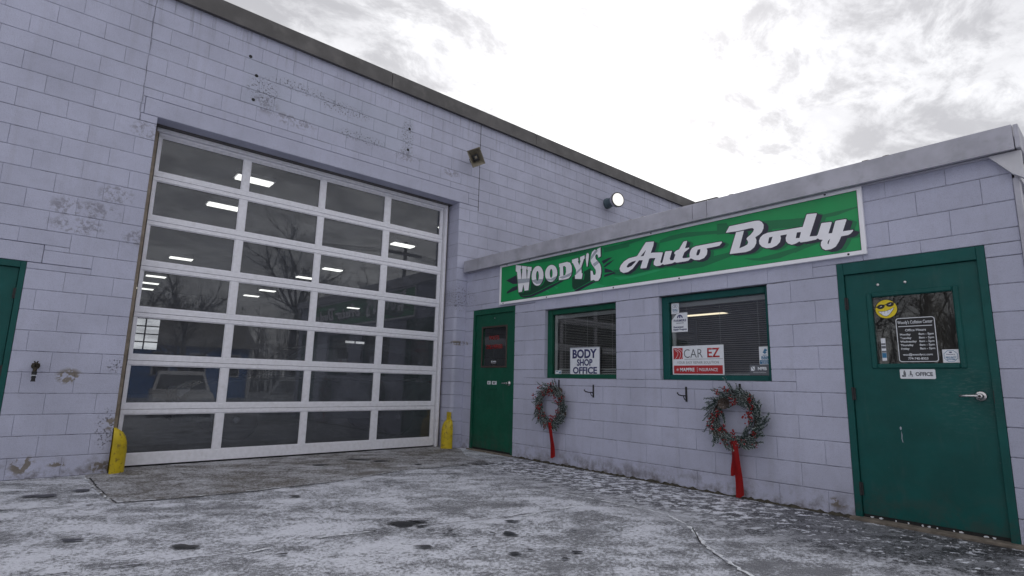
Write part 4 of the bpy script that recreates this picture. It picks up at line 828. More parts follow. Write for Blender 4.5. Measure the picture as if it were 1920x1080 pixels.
for lp in SG['woody']:
    vl = [[Vector((u, z, 0)) for u, z in l] for l in lp]; fl = [p for l in lp for p in l]
    for t3 in tessellate_polygon(vl):
        for band in SG['band']:
            c = clip([tuple(p) for p in band], [fl[i] for i in t3])
            if len(c) >= 3:
                f = bm.faces.new([bm.verts.new(AW(u, z, N0+.0052)) for u, z in c]); f.normal_update()
                if f.normal.x > 0: f.normal_flip()
finish('lettering', bm, MAT_BAND, sign)

# ------------------------------------------------------------------ signs and stickers on the glass
GN = -.0875          # just outside the window glass
def card(name, label, cat, u0, u1, z0, z1, n, mat, thick=.002, r=0.0, group=None, loops=None):
    t = empty(name, AW((u0+u1)/2, z0, n), label, cat, group)
    bm = BM(); flat(bm, AW, [loops or (rrect(u0, u1, z0, z1, r) if r else rect(u0, u1, z0, z1))], n, thick); finish('card', bm, mat, t); return t
def flatpart(name, loops_list, n, mat, parent):
    bm = BM()
    for i, lp in enumerate(loops_list): flat(bm, AW, lp, n + i*.00003)
    return finish(name, bm, mat, parent)
# BODY SHOP OFFICE
t = empty('window_sign', AW(2.5, 1.145, -.07), 'white sign reading BODY SHOP OFFICE standing in the window', 'sign')
n = -.066
bm = BM(); flat(bm, AW, [rrect(2.252, 2.752, 1.148, 1.486, .012)], n, .008); finish('board', bm, MAT_PAPER, t)
ring = BM()
for q in ((2.252, 2.752, 1.478, 1.487), (2.252, 2.2595, 1.149, 1.4775), (2.7445, 2.752, 1.149, 1.4775)): fbox(ring, AW, *q, n+.003, n-.007)
finish('board_edge', ring, MAT_BAND, t)
text('lettering', 'BODY', AW, 2.49, 1.405, n+.0004, .150, MAT_PRINT_NAVY, t, .022, sx=.98); text('lettering', 'SHOP', AW, 2.50, 1.295, n+.0004, .112, MAT_PRINT_NAVY, t, .02, sx=.92); text('lettering', 'OFFICE', AW, 2.502, 1.196, n+.0004, .112, MAT_PRINT_NAVY, t, .02, sx=1.12)
t = card('sticker', 'small pale blue sticker low in the corner of the BODY SHOP OFFICE window', 'sticker', 1.965, 2.075, 1.150, 1.196, GN+.001, MAT_PAPER)
flatpart('print', [[rect(2.03, 2.068, 1.158, 1.172)], [rect(1.975, 2.02, 1.178, 1.188)], [[(2.035, 1.176), (2.066, 1.176), (2.066, 1.188)]]], GN+.0014, MAT_PRINT_BLUE, t)
# right window
def security(u0, u1, z0, z1, n, label):
    t = card('security_sticker', label, 'sticker', u0, u1, z0, z1, n, MAT_PAPER, .0012)
    cu, cz, r = (u0+u1)/2, (z0+z1)/2, (u1-u0)*.46
    oc = [(cu + r*math.cos(PI/8+k*PI/4), cz + r*math.sin(PI/8+k*PI/4)) for k in range(8)]; oi = [(cu + (p[0]-cu)*.93, cz + (p[1]-cz)*.93) for p in oc]
    flatpart('print', [[oc, oi]], n+.0003, MAT_PRINT_BLUE, t)
    s = (u1-u0)
    text('lettering', 'SECURITY', AW, cu, cz-.10*s, n+.0003, .145*s, MAT_PRINT_BLUE, t, .02); text('lettering', 'SYSTEM', AW, cu, cz-.25*s, n+.0003, .145*s, MAT_PRINT_BLUE, t, .02)
    text('lettering', 'Protected by', AW, cu, cz+.12*s, n+.0003, .10*s, MAT_PRINT_NAVY, t, .01); flatpart('print', [[disc(cu, cz+.28*s, .10*s, 14, .05*s)]], n+.0003, MAT_PRINT_NAVY, t)
    return t
security(3.765, 3.862, 1.815, 1.935, GN+.001, 'square security system sticker at the top left corner of the right-hand window')
lp = [(3.765, 1.612), (3.962, 1.612), (3.962, 1.822), (3.838, 1.822), (3.765, 1.745)]
t = card('sticker', 'white insurance sticker with a cut corner and arched emblem', 'sticker', 3.765, 3.962, 1.612, 1.822, GN+.001, MAT_PAPER, .0012, loops=lp)
n = GN+.0013
arc = lambda r, k=14: [(3.868 + r*math.cos(PI*i/k), 1.766 + r*math.sin(PI*i/k)) for i in range(k+1)]
flatpart('emblem', [[arc(.036) + arc(.022)[::-1]], [disc(3.868, 1.778, .010, 12)], [[(3.860, 1.772), (3.876, 1.772), (3.868, 1.760)]]], n, MAT_PRINT_NAVY, t)
text('lettering', 'FARMERS', AW, 3.868, 1.738, n, .034, MAT_PRINT_NAVY, t, .02, sx=1.0, spacing=1.15); text('lettering', 'INSURANCE', AW, 3.868, 1.710, n, .016, MAT_PRINT_NAVY, t, .01, spacing=1.1)
text('lettering', 'Guaranteed', AW, 3.785, 1.668, n, .026, MAT_PRINT_NAVY, t, .02, 'LEFT'); text('lettering', 'Repair Program', AW, 3.785, 1.638, n, .026, MAT_PRINT_NAVY, t, .02, 'LEFT')
t = card('window_sign', 'white and red CAR EZ repair sign in the lower left of the window', 'sign', 3.764, 4.362, 1.150, 1.458, GN+.003, MAT_PAPER, .004)
n = GN+.0034
flatpart('print', [[rect(3.778, 3.893, 1.316, 1.437)], [rect(3.780, 4.346, 1.160, 1.248)]], n, MAT_PRINT_RED, t)
def arcstrip(p0, p1, p2, w):
    L = []; R = []
    for i in range(13):
        s = i/12; a = Vector(p0).lerp(Vector(p1), s); b = Vector(p1).lerp(Vector(p2), s); p = a.lerp(b, s); d = (b-a).normalized(); q = Vector((-d.y, d.x))*w
        L.append(tuple(p+q)); R.append(tuple(p-q))
    return [L + R[::-1]]
flatpart('road_lines', [arcstrip((3.79, 1.425), (3.91, 1.40), (3.845, 1.318), .0022), arcstrip((3.80, 1.41), (3.87, 1.39), (3.80, 1.32), .0018), arcstrip((3.83, 1.432), (3.93, 1.40), (3.875, 1.318), .0018)], n+.0004, MAT_PAPER, t)
text('lettering', 'CAR', AW, 4.015, 1.375, n, .135, MAT_PRINT_GREY, t, -.004, sx=.86); text('lettering', 'EZ', AW, 4.245, 1.378, n, .135, MAT_PRINT_RED, t, .012, sx=.92)
flatpart('print', [[rect(3.91, 4.35, 1.312, 1.3155)]], n, MAT_PRINT_GREY, t)
text('lettering', 'YOUR EASY REPAIR SOLUTION', AW, 4.065, 1.279, n, .038, MAT_PRINT_GREY, t, -.002, sx=.86, spacing=1.08)
text('lettering', 'MAPFRE', AW, 3.94, 1.203, n+.0003, .050, MAT_PAPER, t, .022, sx=.98); text('lettering', 'INSURANCE', AW, 4.185, 1.203, n+.0003, .046, MAT_PAPER, t, .008, sx=.86)
flatpart('print', [[rect(4.058, 4.061, 1.178, 1.232)], [disc(3.825, 1.203, .013, 16), disc(3.825, 1.203, .010, 16)], [disc(3.825, 1.203, .005, 10)]], n+.0003, MAT_PAPER, t)
t = card('sticker', 'pale blue sticker with a torch emblem and the letters BBB', 'sticker', 4.724, 4.831, 1.252, 1.424, GN+.001, MAT_PAPER, .0012)
n = GN+.0013
flatpart('print', [[rect(4.728, 4.828, 1.256, 1.294)], [[(4.768, 1.385), (4.782, 1.405), (4.805, 1.39), (4.790, 1.374)]], [[(4.758, 1.368), (4.772, 1.384), (4.797, 1.366), (4.780, 1.352)]], [[(4.756, 1.344), (4.800, 1.344), (4.795, 1.338), (4.761, 1.338)]]], n, MAT_PRINT_BLUE, t)
text('lettering', 'BBB', AW, 4.778, 1.315, n, .042, MAT_PRINT_BLUE, t, .015); text('lettering', 'ACCREDITED', AW, 4.778, 1.283, n+.0003, .014, MAT_PAPER, t, .01); text('lettering', 'BUSINESS', AW, 4.778, 1.266, n+.0003, .014, MAT_PAPER, t, .01)
def nfib(u0, u1, z0, z1, n, label):
    t = card('sticker', label, 'sticker', u0, u1, z0, z1, n, MAT_PRINT_GREY if u0 > 3 else MAT_PRINT_BLK, .0012)
    w = u1-u0; h = z1-z0; q = n+.0003
    flatpart('emblem', [[[(u0+.07*w, z0+.42*h), (u0+.07*w, z0+.82*h), (u0+.24*w, z0+.42*h)]], [[(u0+.12*w, z0+.82*h), (u0+.25*w, z0+.82*h), (u0+.25*w, z0+.46*h)]]], q, MAT_PAPER, t)
    text('lettering', 'NFIB', AW, u0+.60*w, z0+.62*h, q, .40*h, MAT_PAPER, t, .03, sx=1.05); text('lettering', 'The Voice of Small Business', AW, u0+.47*w, z0+.26*h, q, .125*h, MAT_PAPER, t, 0, sx=.9)
nfib(4.624, 4.83, 1.150, 1.250, GN+.0035, 'dark sticker with white letters NFIB at the lower right of the window')
# on the doors' glass
DG = -.0302
nfib(.655, .79, 1.275, 1.355, DG+.001, 'small dark sticker low on the glass of the corner door')
t = empty('door_lettering', AW(.72, 1.5, -.05), 'red PARTS DELIVERIES lettering in the corner door window', 'lettering')
MAT_REDLET = simple('red_letters', (.26, .012, .01), .4, 0, .1)
text('lettering', 'PARTS', AW, .715, 1.685, DG+.001, .085, MAT_REDLET, t, .02, sx=.98); text('lettering', 'DELIVERIES', AW, .725, 1.55, DG+.001, .085, MAT_REDLET, t, .02, sx=.92)
for u0, u1, s, lab in ((.595, .672, 'B & T', 'left white letter plate above the mail slot of the corner door'), (.705, .815, 'SHOP', 'right white letter plate above the mail slot of the corner door')):
    t = card('letter_plate', lab, 'plate', u0, u1, .985, 1.035, -.0175, MAT_PAPER, .002)
    bm = BM(); k = 3 if u0 < .65 else 4
    bm.free(); text('lettering', '01'if u0 < .65 else '007', AW, (u0+u1)/2, 1.01, -.0172, .042, MAT_PRINT_BLK, t, .02)
# smiley sticker
t = empty('smiley_sticker', AW(5.825, 1.62, DG), 'round yellow smiling face sticker wearing black sunglasses', 'sticker')
cu, cz, R = 5.823, 1.694, .077
flatpart('face', [[disc(cu, cz, R, 36)]], DG+.0012, MAT_YELLOW, t)
flatpart('outline', [[disc(cu, cz, R+.003, 36), disc(cu, cz, R-.001, 36)]], DG+.0014, MAT_PRINT_BLK, t)
flatpart('sunglasses', [[disc(cu-.036, cz+.022, .028, 20, .019, .18)], [disc(cu+.030, cz+.036, .028, 20, .019, .18)], [[(cu-.075, cz+.024), (cu+.066, cz+.054), (cu+.066, cz+.047), (cu-.073, cz+.016)]]], DG+.0016, MAT_PRINT_BLK, t)
flatpart('lens_glint', [[[(cu-.047, cz+.018), (cu-.028, cz+.03), (cu-.03, cz+.022)]], [[(cu+.018, cz+.032), (cu+.037, cz+.044), (cu+.035, cz+.036)]]], DG+.0020, MAT_PAPER, t)
top = [(cu-.055+.11*i/10, cz-.018 + .026*(i/10) - .012*math.sin(PI*i/10)) for i in range(11)]; bot = [(cu+.055-.11*i/10, cz+.008-.026*(i/10) - .052*math.sin(PI*i/10)) for i in range(1, 10)]
flatpart('mouth', [[grow(top+bot, .0028)]], DG+.0017, MAT_PRINT_BLK, t); flatpart('teeth', [[top+bot]], DG+.0021, MAT_PAPER, t)
flatpart('tooth_lines', [[rect(cu-.034+.022*k-.0007, cu-.034+.022*k+.0007, cz-.042+.008*k-.012*(1-abs(k-1.5)/1.5), cz-.016+.004*k)] for k in range(4)], DG+.0024, MAT_PRINT_GREY, t)
# office hours
t = empty('office_hours_panel', AW(6.01, 1.26, DG), 'white office hours lettering in a rounded outline on the door glass', 'lettering')
u0, u1, z0, z1 = 5.880, 6.138, 1.260, 1.612; n = DG+.001; MAT_LET = MAT_PAPER
flatpart('dark_backing', [[rrect(u0, u1, z0, z1, .02)]], n-.0004, MAT_PRINT_BLK, t)
flatpart('outline', [[rrect(u0, u1, z0, z1, .02), rrect(u0+.005, u1-.005, z0+.005, z1-.005, .016)], [rect(u0+.015, u1-.02, 1.541, 1.546)]], n, MAT_LET, t)
uc = (u0+u1)/2 - .002
text('lettering', "Woody's Collision Center", AW, uc, 1.572, n, .036, MAT_LET, t, .008, sx=.60)
text('lettering', 'Office Hours', AW, uc, 1.512, n, .026, MAT_LET, t, .012)
for k, d in enumerate(('Monday', 'Tuesday', 'Wednesday', 'Thursday', 'Friday')):
    z = 1.476 - k*.0285
    text('lettering', d, AW, u0+.02, z, n, .0225, MAT_LET, t, .014, 'LEFT', sx=1.0); text('lettering', '8am - 5pm', AW, u1-.015, z, n, .0225, MAT_LET, t, .014, 'RIGHT', sx=1.0)
text('lettering', 'wcc@woodycc.com', AW, uc, 1.316, n, .0235, MAT_LET, t, .014); text('lettering', '774-745-8323', AW, uc, 1.286, n, .0235, MAT_LET, t, .016)
security(6.163, 6.263, 1.252, 1.352, DG+.001, 'square security system sticker at the bottom right of the teal door glass')
t = card('thermometer_sticker', 'narrow strip of stacked coloured stickers low on the teal door glass', 'sticker', 5.765, 5.797, 1.272, 1.455, DG+.001, MAT_PAPER, .001)
flatpart('print', [[rect(5.766, 5.796, 1.295, 1.335)], [rect(5.768, 5.794, 1.305, 1.31)]], DG+.0014, MAT_PRINT_BLUE, t); flatpart('print', [[rect(5.766, 5.796, 1.338, 1.352)], [rect(5.766, 5.796, 1.372, 1.392)], [rect(5.766, 5.796, 1.40, 1.414)]], DG+.0014, MAT_PRINT_GREY, t)
t = card('office_plate', 'silver plate with two small figures reading OFFICE below the door glass', 'plate', 5.880, 6.110, 1.128, 1.202, -.014, MAT_PAPER, .006, .008)
n = -.0136
text('lettering', 'OFFICE', AW, 6.038, 1.165, n, .040, MAT_PRINT_GREY, t, .02, sx=.86)
flatpart('pictogram', [[disc(5.911, 1.187, .0055, 12)], [[(5.903, 1.181), (5.919, 1.181), (5.920, 1.156), (5.917, 1.141), (5.912, 1.141), (5.911, 1.157), (5.909, 1.141), (5.904, 1.141)]], [rect(5.893, 5.905, 1.143, 1.156)], [disc(5.952, 1.185, .005, 12)], [[(5.947, 1.179), (5.957, 1.179), (5.958, 1.164), (5.964, 1.163), (5.964, 1.143), (5.960, 1.143), (5.959, 1.158), (5.945, 1.158)]], [rect(5.934, 5.956, 1.1555, 1.1575)], [rect(5.938, 5.940, 1.141, 1.155)], [rect(5.951, 5.953, 1.141, 1.155)]], n, MAT_PRINT_GREY, t)

# ------------------------------------------------------------------ wreaths and hooks
MAT_NEEDLE = simple('frosted_needles', (.035, .062, .054), .7, 0, .5, 60); MAT_FROST = simple('frost_tips', (.52, .57, .58), .8, 0, .2, 60)
MAT_TWIG = simple('dark_twig', (.04, .028, .02), .8); MAT_BERRY = simple('red_berry', (.27, .007, .009), .3, 0, .2, 90); MAT_CONE = simple('frosted_pine_cone', (.10, .075, .06), .8, 0, .4, 80, dirt=.6, dirtcol=(.5, .5, .52), dscale=60)
MAT_RIBBON = simple('red_ribbon', (.46, .010, .012), .6, 0, .1, 20)
def sprig_mesh(seed, frost):
    rnd = random.Random(seed); bm = BM(); tube(bm, [(0, 0, 0), (.07, .004, .004), (.14, 0, .012)], .0022, 4)
    for i in range(40):
        x = .012 + .13*i/40; a = rnd.uniform(0, 2*PI); L = .034*(1.05 - .5*i/40)*rnd.uniform(.8, 1.2)
        d = Vector((.75, math.cos(a)*.75, math.sin(a)*.75)).normalized()*L; sd = d.cross(Vector((rnd.random(), rnd.random(), rnd.random()))).normalized()*.0028
        p = Vector((x, 0, .012*x/.14)); m = p + d*.55
        v = [bm.verts.new(q) for q in (p - sd*.6, p + sd*.6, m + sd, m - sd)]; f = bm.faces.new(v); f.material_index = 0
        tip = bm.verts.new(p + d); f = bm.faces.new((v[3], v[2], tip)); f.material_index = 1 if rnd.random() < frost else 0
    me = bpy.data.meshes.new('sprig'); bm.to_mesh(me); bm.free(); me.materials.append(MAT_NEEDLE); me.materials.append(MAT_FROST); return me
SPRIGS = [sprig_mesh(k, .7) for k in range(4)]
def berry_mesh(seed):
    rnd = random.Random(seed); bm = BM()
    for i in range(9):
        p = Vector((rnd.uniform(0, .05), rnd.gauss(0, .016), rnd.gauss(.016, .012))); bmesh.ops.create_icosphere(bm, subdivisions=1, radius=rnd.uniform(.0065, .0095), matrix=Matrix.Translation(p))
    me = bpy.data.meshes.new('berry_cluster'); bm.to_mesh(me); bm.free(); me.materials.append(MAT_BERRY)
    for f in me.polygons: f.use_smooth = True
    return me
BERRIES = [berry_mesh(k) for k in range(4)]
bm = BM()
for i in range(7):
    for k in range(8):
        a = 2*PI*(k + .5*(i % 2))/8; r = .030*math.sin(PI*(i+1.3)/8.6); z = .012*i
        c = Vector((r*math.cos(a), r*math.sin(a), z)); t1 = Vector((-math.sin(a), math.cos(a), 0))*.010; o = Vector((math.cos(a), math.sin(a), .5))*.010
        v = [bm.verts.new(p) for p in (c*1.0 - o - t1*.7, c - o + t1*.7, c + o + t1, c + o - t1)]; bm.faces.new(v)
bmesh.ops.create_icosphere(bm, subdivisions=1, radius=.022, matrix=Matrix.Translation((0, 0, .04)) @ Matrix.Diagonal((1, 1, 1.8, 1)))
CONE = bpy.data.meshes.new('pine_cone'); bm.to_mesh(CONE); bm.free(); CONE.materials.append(MAT_CONE)
def orient(o, d, upv, roll=0.0):
    x = Vector(d).normalized(); y = Vector(upv).cross(x).normalized(); z = x.cross(y)
    o.rotation_mode = 'QUATERNION'; o.rotation_quaternion = (Matrix((x, y, z)).transposed().to_4x4() @ Matrix.Rotation(roll, 4, 'X')).to_quaternion()
def wreath(u, z, seed, label, cones, ribbons):
    rnd = random.Random(seed); w = empty('wreath', AW(u, z, .06), label, 'wreath', 'christmas wreaths on the office wall')
    R = .205
    bm = BM(); pts = []
    for q in range(3):
        pts = [AW(u + (R + .018*math.sin(3*a*1.0+q*2))*math.cos(a), z + (R + .018*math.sin(3*a+q*2))*math.sin(a), .055 + .02*math.cos(4*a+q)) for a in (2*PI*k/40 for k in range(41))]
        tube(bm, pts, .013, 6, cap=False)
    finish('vine_ring', bm, MAT_TWIG, w)
    nn = Vector((-1, 0, 0))
    for i in range(210):
        a = 2*PI*i/210 + rnd.uniform(-.05, .05); rr = R + rnd.uniform(-.05, .055); p = AW(u + rr*math.cos(a), z + rr*math.sin(a), .05 + rnd.uniform(0, .05))
        side = rnd.gauss(.12, .42); ang = a + PI/2 + side*1.0 - .25
        if math.sin(a) < -.2: pass
        d = AW(math.cos(ang), math.sin(ang), rnd.uniform(-.05, .4)) 
        o = link_mesh('sprig', SPRIGS[i % 4], w, p); orient(o, d, nn, rnd.uniform(-1, 1)); s = rnd.uniform(.7, 1.12); o.scale = (s, s, s)
    for i in range(22):
        a = 2*PI*i/22 + rnd.uniform(-.15, .15); rr = R + rnd.choice((-.05, -.02, .03, .06, .085)); p = AW(u + rr*math.cos(a), z + rr*math.sin(a), .075 + rnd.uniform(0, .035))
        ang = a + PI/2 + rnd.gauss(0, .8)
        o = link_mesh('berry_cluster', BERRIES[i % 4], w, p); orient(o, AW(math.cos(ang), math.sin(ang), .3), nn); s = rnd.uniform(.85, 1.25); o.scale = (s, s, s)
    for a, rr in cones:
        o = link_mesh('pine_cone', CONE, w, AW(u + rr*math.cos(a), z + rr*math.sin(a), .09)); o.rotation_euler = (rnd.uniform(0, 6), PI/2 + rnd.uniform(-.5, .5), rnd.uniform(0, 6)); o.scale = (1.35, 1.35, 1.35)
    for k, (du, top, bottom, wd, tw) in enumerate(ribbons):
        bm = BM(); m = 16; L = []
        for i in range(m+1):
            s = i/m; zz = top + (bottom-top)*s; c = u + du + .006*math.sin(s*3.2+k) + tw*s; dep = .12 - .05*s - k*.012 + .010*math.sin(s*6+k*2)
            drop = wd*.35 if i == m else 0
            L.append([bm.verts.new(AW(c - wd/2, zz, dep - .012*math.sin(s*5))), bm.verts.new(AW(c, zz, dep + .010)), bm.verts.new(AW(c + wd/2, zz + drop, dep - .004))])
        for i in range(m):
            for q in range(2): bm.faces.new((L[i][q], L[i][q+1], L[i+1][q+1], L[i+1][q]))
        r = bmesh.ops.solidify(bm, geom=bm.faces[:], thickness=.0012)
        finish('ribbon', bm, MAT_RIBBON, w, smooth=False)
    return w
wreath(2.04, .735, 21, 'frosted evergreen wreath with red berries near the corner door', [(1.15, .2), (5.9, .2)], [(.035, .53, .085, .066, .012)])
wreath(4.535, .735, 34, 'frosted berry wreath with pine cones beneath the dark blind window', [(1.2, .21), (2.05, .18), (3.95, .2)], [(.0, .53, .012, .07, .012), (-.035, .53, .20, .04, -.005)])
def hook(u, z, label):
    h = empty('wall_hook', AW(u, z, 0), label, 'hook', 'black iron hooks under the office windows')
    bm = BM(); fbox(bm, AW, u-.011, u+.011, z-.075, z+.08, .001, .008, .002); finish('back_plate', bm, MAT_BLACK, h)
    bm = BM(); tube(bm, [AW(u, z-.015, .006), AW(u, z-.012, .09), AW(u, z-.004, .15), AW(u, z+.012, .165)], .0065, 8); tube(bm, [AW(u, z-.065, .007), AW(u, z-.05, .04), AW(u, z-.018, .06)], .0045, 6)
    bmesh.ops.create_icosphere(bm, subdivisions=1, radius=.010, matrix=Matrix.Translation(AW(u, z+.014, .167))); finish('arm', bm, MAT_BLACK, h)
hook(2.705, .94, 'bare black iron hook right of the first wreath'); hook(3.975, .943, 'bare black iron hook left of the second wreath')
hook(2.12, .99, 'black iron hook holding the wreath near the corner door'); hook(4.56, .985, 'black iron hook holding the wreath under the dark blind window')

# ------------------------------------------------------------------ fittings on the garage wall
MAT_HORN = simple('yellowed_plastic', (.24, .215, .165), .55, 0, .2, 14, dirt=.4, dirtcol=(.1, .085, .06), dscale=14)
hc = GW(-.15, 4.655, .33)
sp_ = empty('loudspeaker', GW(.02, 4.74, 0), 'rectangular beige horn loudspeaker high on the garage wall', 'loudspeaker')
zd = Vector((-.48, -.83, -.28)).normalized(); xd = zd.cross(Vector((0, 0, 1))).normalized(); yd = xd.cross(zd); rl = math.radians(-24)
xd, yd = xd*math.cos(rl) + yd*math.sin(rl), -xd*math.sin(rl) + yd*math.cos(rl)
H = lambda x, y, n_: hc + xd*x + yd*y + zd*n_
def frustum(bm, a, b, na, nb, flip=False):
    va = [bm.verts.new(H(x, y, na)) for x, y in ((-a[0], -a[1]), (a[0], -a[1]), (a[0], a[1]), (-a[0], a[1]))]; vb = [bm.verts.new(H(x, y, nb)) for x, y in ((-b[0], -b[1]), (b[0], -b[1]), (b[0], b[1]), (-b[0], b[1]))]
    for i in range(4): bm.faces.new((va[i], va[(i+1) % 4], vb[(i+1) % 4], vb[i]))
    return va, vb
bm = BM(); va, vb = frustum(bm, (.04, .04), (.112, .142), -.13, 0); bm.faces.new(va)
rim_o = vb; vi = [bm.verts.new(H(x, y, 0)) for x, y in ((-.104, -.134), (.104, -.134), (.104, .134), (-.104, .134))]
for i in range(4): bm.faces.new((rim_o[i], rim_o[(i+1) % 4], vi[(i+1) % 4], vi[i]))
v2 = [bm.verts.new(H(x, y, -.11)) for x, y in ((-.055, -.06), (.055, -.06), (.055, .06), (-.055, .06))]
for i in range(4): bm.faces.new((vi[i], vi[(i+1) % 4], v2[(i+1) % 4], v2[i]))
bm.faces.new(v2); bmesh.ops.recalc_face_normals(bm, faces=bm.faces); finish('horn', bm, MAT_HORN, sp_)
bm = BM(); a, b = frustum(bm, (.048, .053), (.048, .053), -.108, -.06); bm.faces.new(b); fr_, b2 = frustum(bm, (.032, .036), (.032, .036), -.059, -.03); bm.faces.new(b2); bmesh.ops.recalc_face_normals(bm, faces=bm.faces); finish('throat', bm, MAT_BLACK, sp_)
bm = BM(); a, b = frustum(bm, (.018, .02), (.014, .016), -.029, -.02); bm.faces.new(b); finish('throat_cap', bm, MAT_HORN, sp_)
bm = BM(); lathe(bm, H(0, 0, -.128), -zd, [(0, .06), (.01, .075), (.07, .075), (.085, .05)], 20); finish('driver', bm, MAT_HORN, sp_)
bm = BM(); tube(bm, [H(0, 0, -.24), GW(.02, 4.74, .04), GW(.02, 4.74, 0)], .016, 8); lathe(bm, GW(.02, 4.74, 0), (0, -1, 0), [(0, .06), (.012, .06), (.02, .03)], 16); tube(bm, [H(-.11, 0, -.06), H(-.07, 0, -.2), H(.07, 0, -.2), H(.11, 0, -.06)], .008, 6); finish('bracket', bm, MAT_BLACK, sp_)
bm = BM(); tube(bm, [H(0, -.06, -.2), GW(.16, 4.66, .04), GW(.172, 4.55, .008), GW(.172, 4.2, .006), GW(.174, 3.9, .006)], .006, 6); bm.free()

MAT_LAMPB = simple('blue_grey_lamp_housing', (.10, .145, .17), .45, .2, .15, 12); MAT_LENS = emit('lit_lamp_lens', (1, .98, .95), .5)
fl_ = empty('floodlight', GW(3.6, 4.83, 0), 'round lensed floodlight sticking out of the garage wall above the sign', 'lamp')
ax = Vector((-.10, -1, .02)).normalized(); b0 = GW(3.6, 4.825, 0)
bm = BM(); lathe(bm, b0, ax, [(0, .115), (.05, .115), (.055, .10), (.23, .095), (.26, .10)], 20); finish('housing', bm, MAT_LAMPB, fl_)
bm = BM(); lathe(bm, b0 + ax*.255, (-.30, -1, -.04), [(0, .10), (.01, .15), (.075, .16), (.08, .155)], 28); finish('collar', bm, MAT_FASCIA, fl_)
la = Vector((-.30, -1, -.04)).normalized()
bm = BM(); lathe(bm, b0 + ax*.255 + la*.0805, la, [(0, .157), (.012, .157), (.013, .138)], 28); finish('rim', bm, MAT_BLACK, fl_)
bm = BM(); lathe(bm, b0 + ax*.255 + la*.094, la, [(0, .136), (.012, .115), (.022, .07), (.026, .01)], 28); finish('lens', bm, MAT_LENS, fl_, smooth=True)

tp = empty('wall_tap', GW(-5.19, 1.06, 0), 'weathered brass outdoor tap with hose stub on the garage wall', 'tap')
MAT_TAP = simple('tarnished_brass', (.05, .042, .03), .5, .6, .4, 50)
bm = BM(); lathe(bm, GW(-5.19, 1.075, 0), (0, -1, 0), [(0, .035), (.006, .035), (.008, .016), (.05, .016), (.055, .024), (.085, .024), (.09, .012)], 14); tube(bm, [GW(-5.19, 1.075, .07), GW(-5.19, 1.05, .085), GW(-5.192, 1.02, .09)], .017, 10); finish('spout', bm, MAT_TAP, tp)
bm = BM()
for k in range(6):
    a = PI/3*k; tube(bm, [GW(-5.19 , 1.095, .1), GW(-5.19 + .03*math.cos(a), 1.095 + .03*math.sin(a), .1)], .006, 5)
lathe(bm, GW(-5.19, 1.095, .085), (0, -1, 0), [(0, .012), (.02, .012), (.026, .005)], 10); finish('handle', bm, MAT_TAP, tp)
bm = BM(); lathe(bm, GW(-5.192, 1.02, .09), (0, 0, -1), [(0, .021), (.03, .021), (.032, .017), (.052, .017), (.054, .02), (.06, .02), (.062, .016), (.085, .016), (.087, .02), (.095, .02)], 12); finish('hose_coupling', bm, MAT_BLACK, tp)
bm = BM(); lathe(bm, GW(-5.192, .988, .09), (0, 0, -1), [(0, .0225), (.006, .0225)], 12); finish('hose_washer', bm, MAT_PAPER, tp)

MAT_YEL = simple('chipped_yellow_paint', (.56, .42, .012), .5, 0, .14, 9, .4, 60, dirt=.75, dirtcol=(.16, .10, .03), dscale=22)
def guard(ux, s, label, plate, wmax=.205, rmax=.12, ht=.47):
    """cast wheel guard hugging the opening's corner; s = +1 leans into the opening towards +x"""
    g = empty('corner_guard', (ux + s*.1, 0.0, 0), label, 'guard', 'yellow guards at the foot of the roll-up door')
    bm = BM(); rows = []; m = 12; cy = .03; ry = rmax
    for i in range(11):
        z = ht*i/10; k = 1.0 if z < .20 else math.sqrt(max(0.0, 1 - ((z-.20)/(ht-.20))**2.6)); k = max(k, .2)
        w = wmax*k; rr = ry*(.55 + .45*k)
        rows.append([bm.verts.new((ux + s*(.002 + w*math.sin(PI*j/m)), cy - rr*math.cos(PI*j/m), z - .004)) for j in range(m+1)])
    for i in range(10):
        for j in range(m): bm.faces.new((rows[i][j], rows[i][j+1], rows[i+1][j+1], rows[i+1][j]))
    bm.faces.new(rows[-1]); bmesh.ops.recalc_face_normals(bm, faces=bm.faces); finish('casting', bm, MAT_YEL, g, smooth=True)
    if plate:
        bm = BM(); box(bm, (ux - .004, -.125, 0), (ux - .012*0 + s*.012, -.02, .52)) if False else box(bm, (ux + s*.001, -.012, .0), (ux + s*.014, .10, .545), .003); finish('back_plate', bm, MAT_YEL, g)
guard(OU0, 1, 'chipped yellow corner guard at the left foot of the roll-up door', False, .145, .12, .46)
guard(OU1, -1, 'chipped yellow corner guard at the right foot of the roll-up door', True, .13, .10, .44)

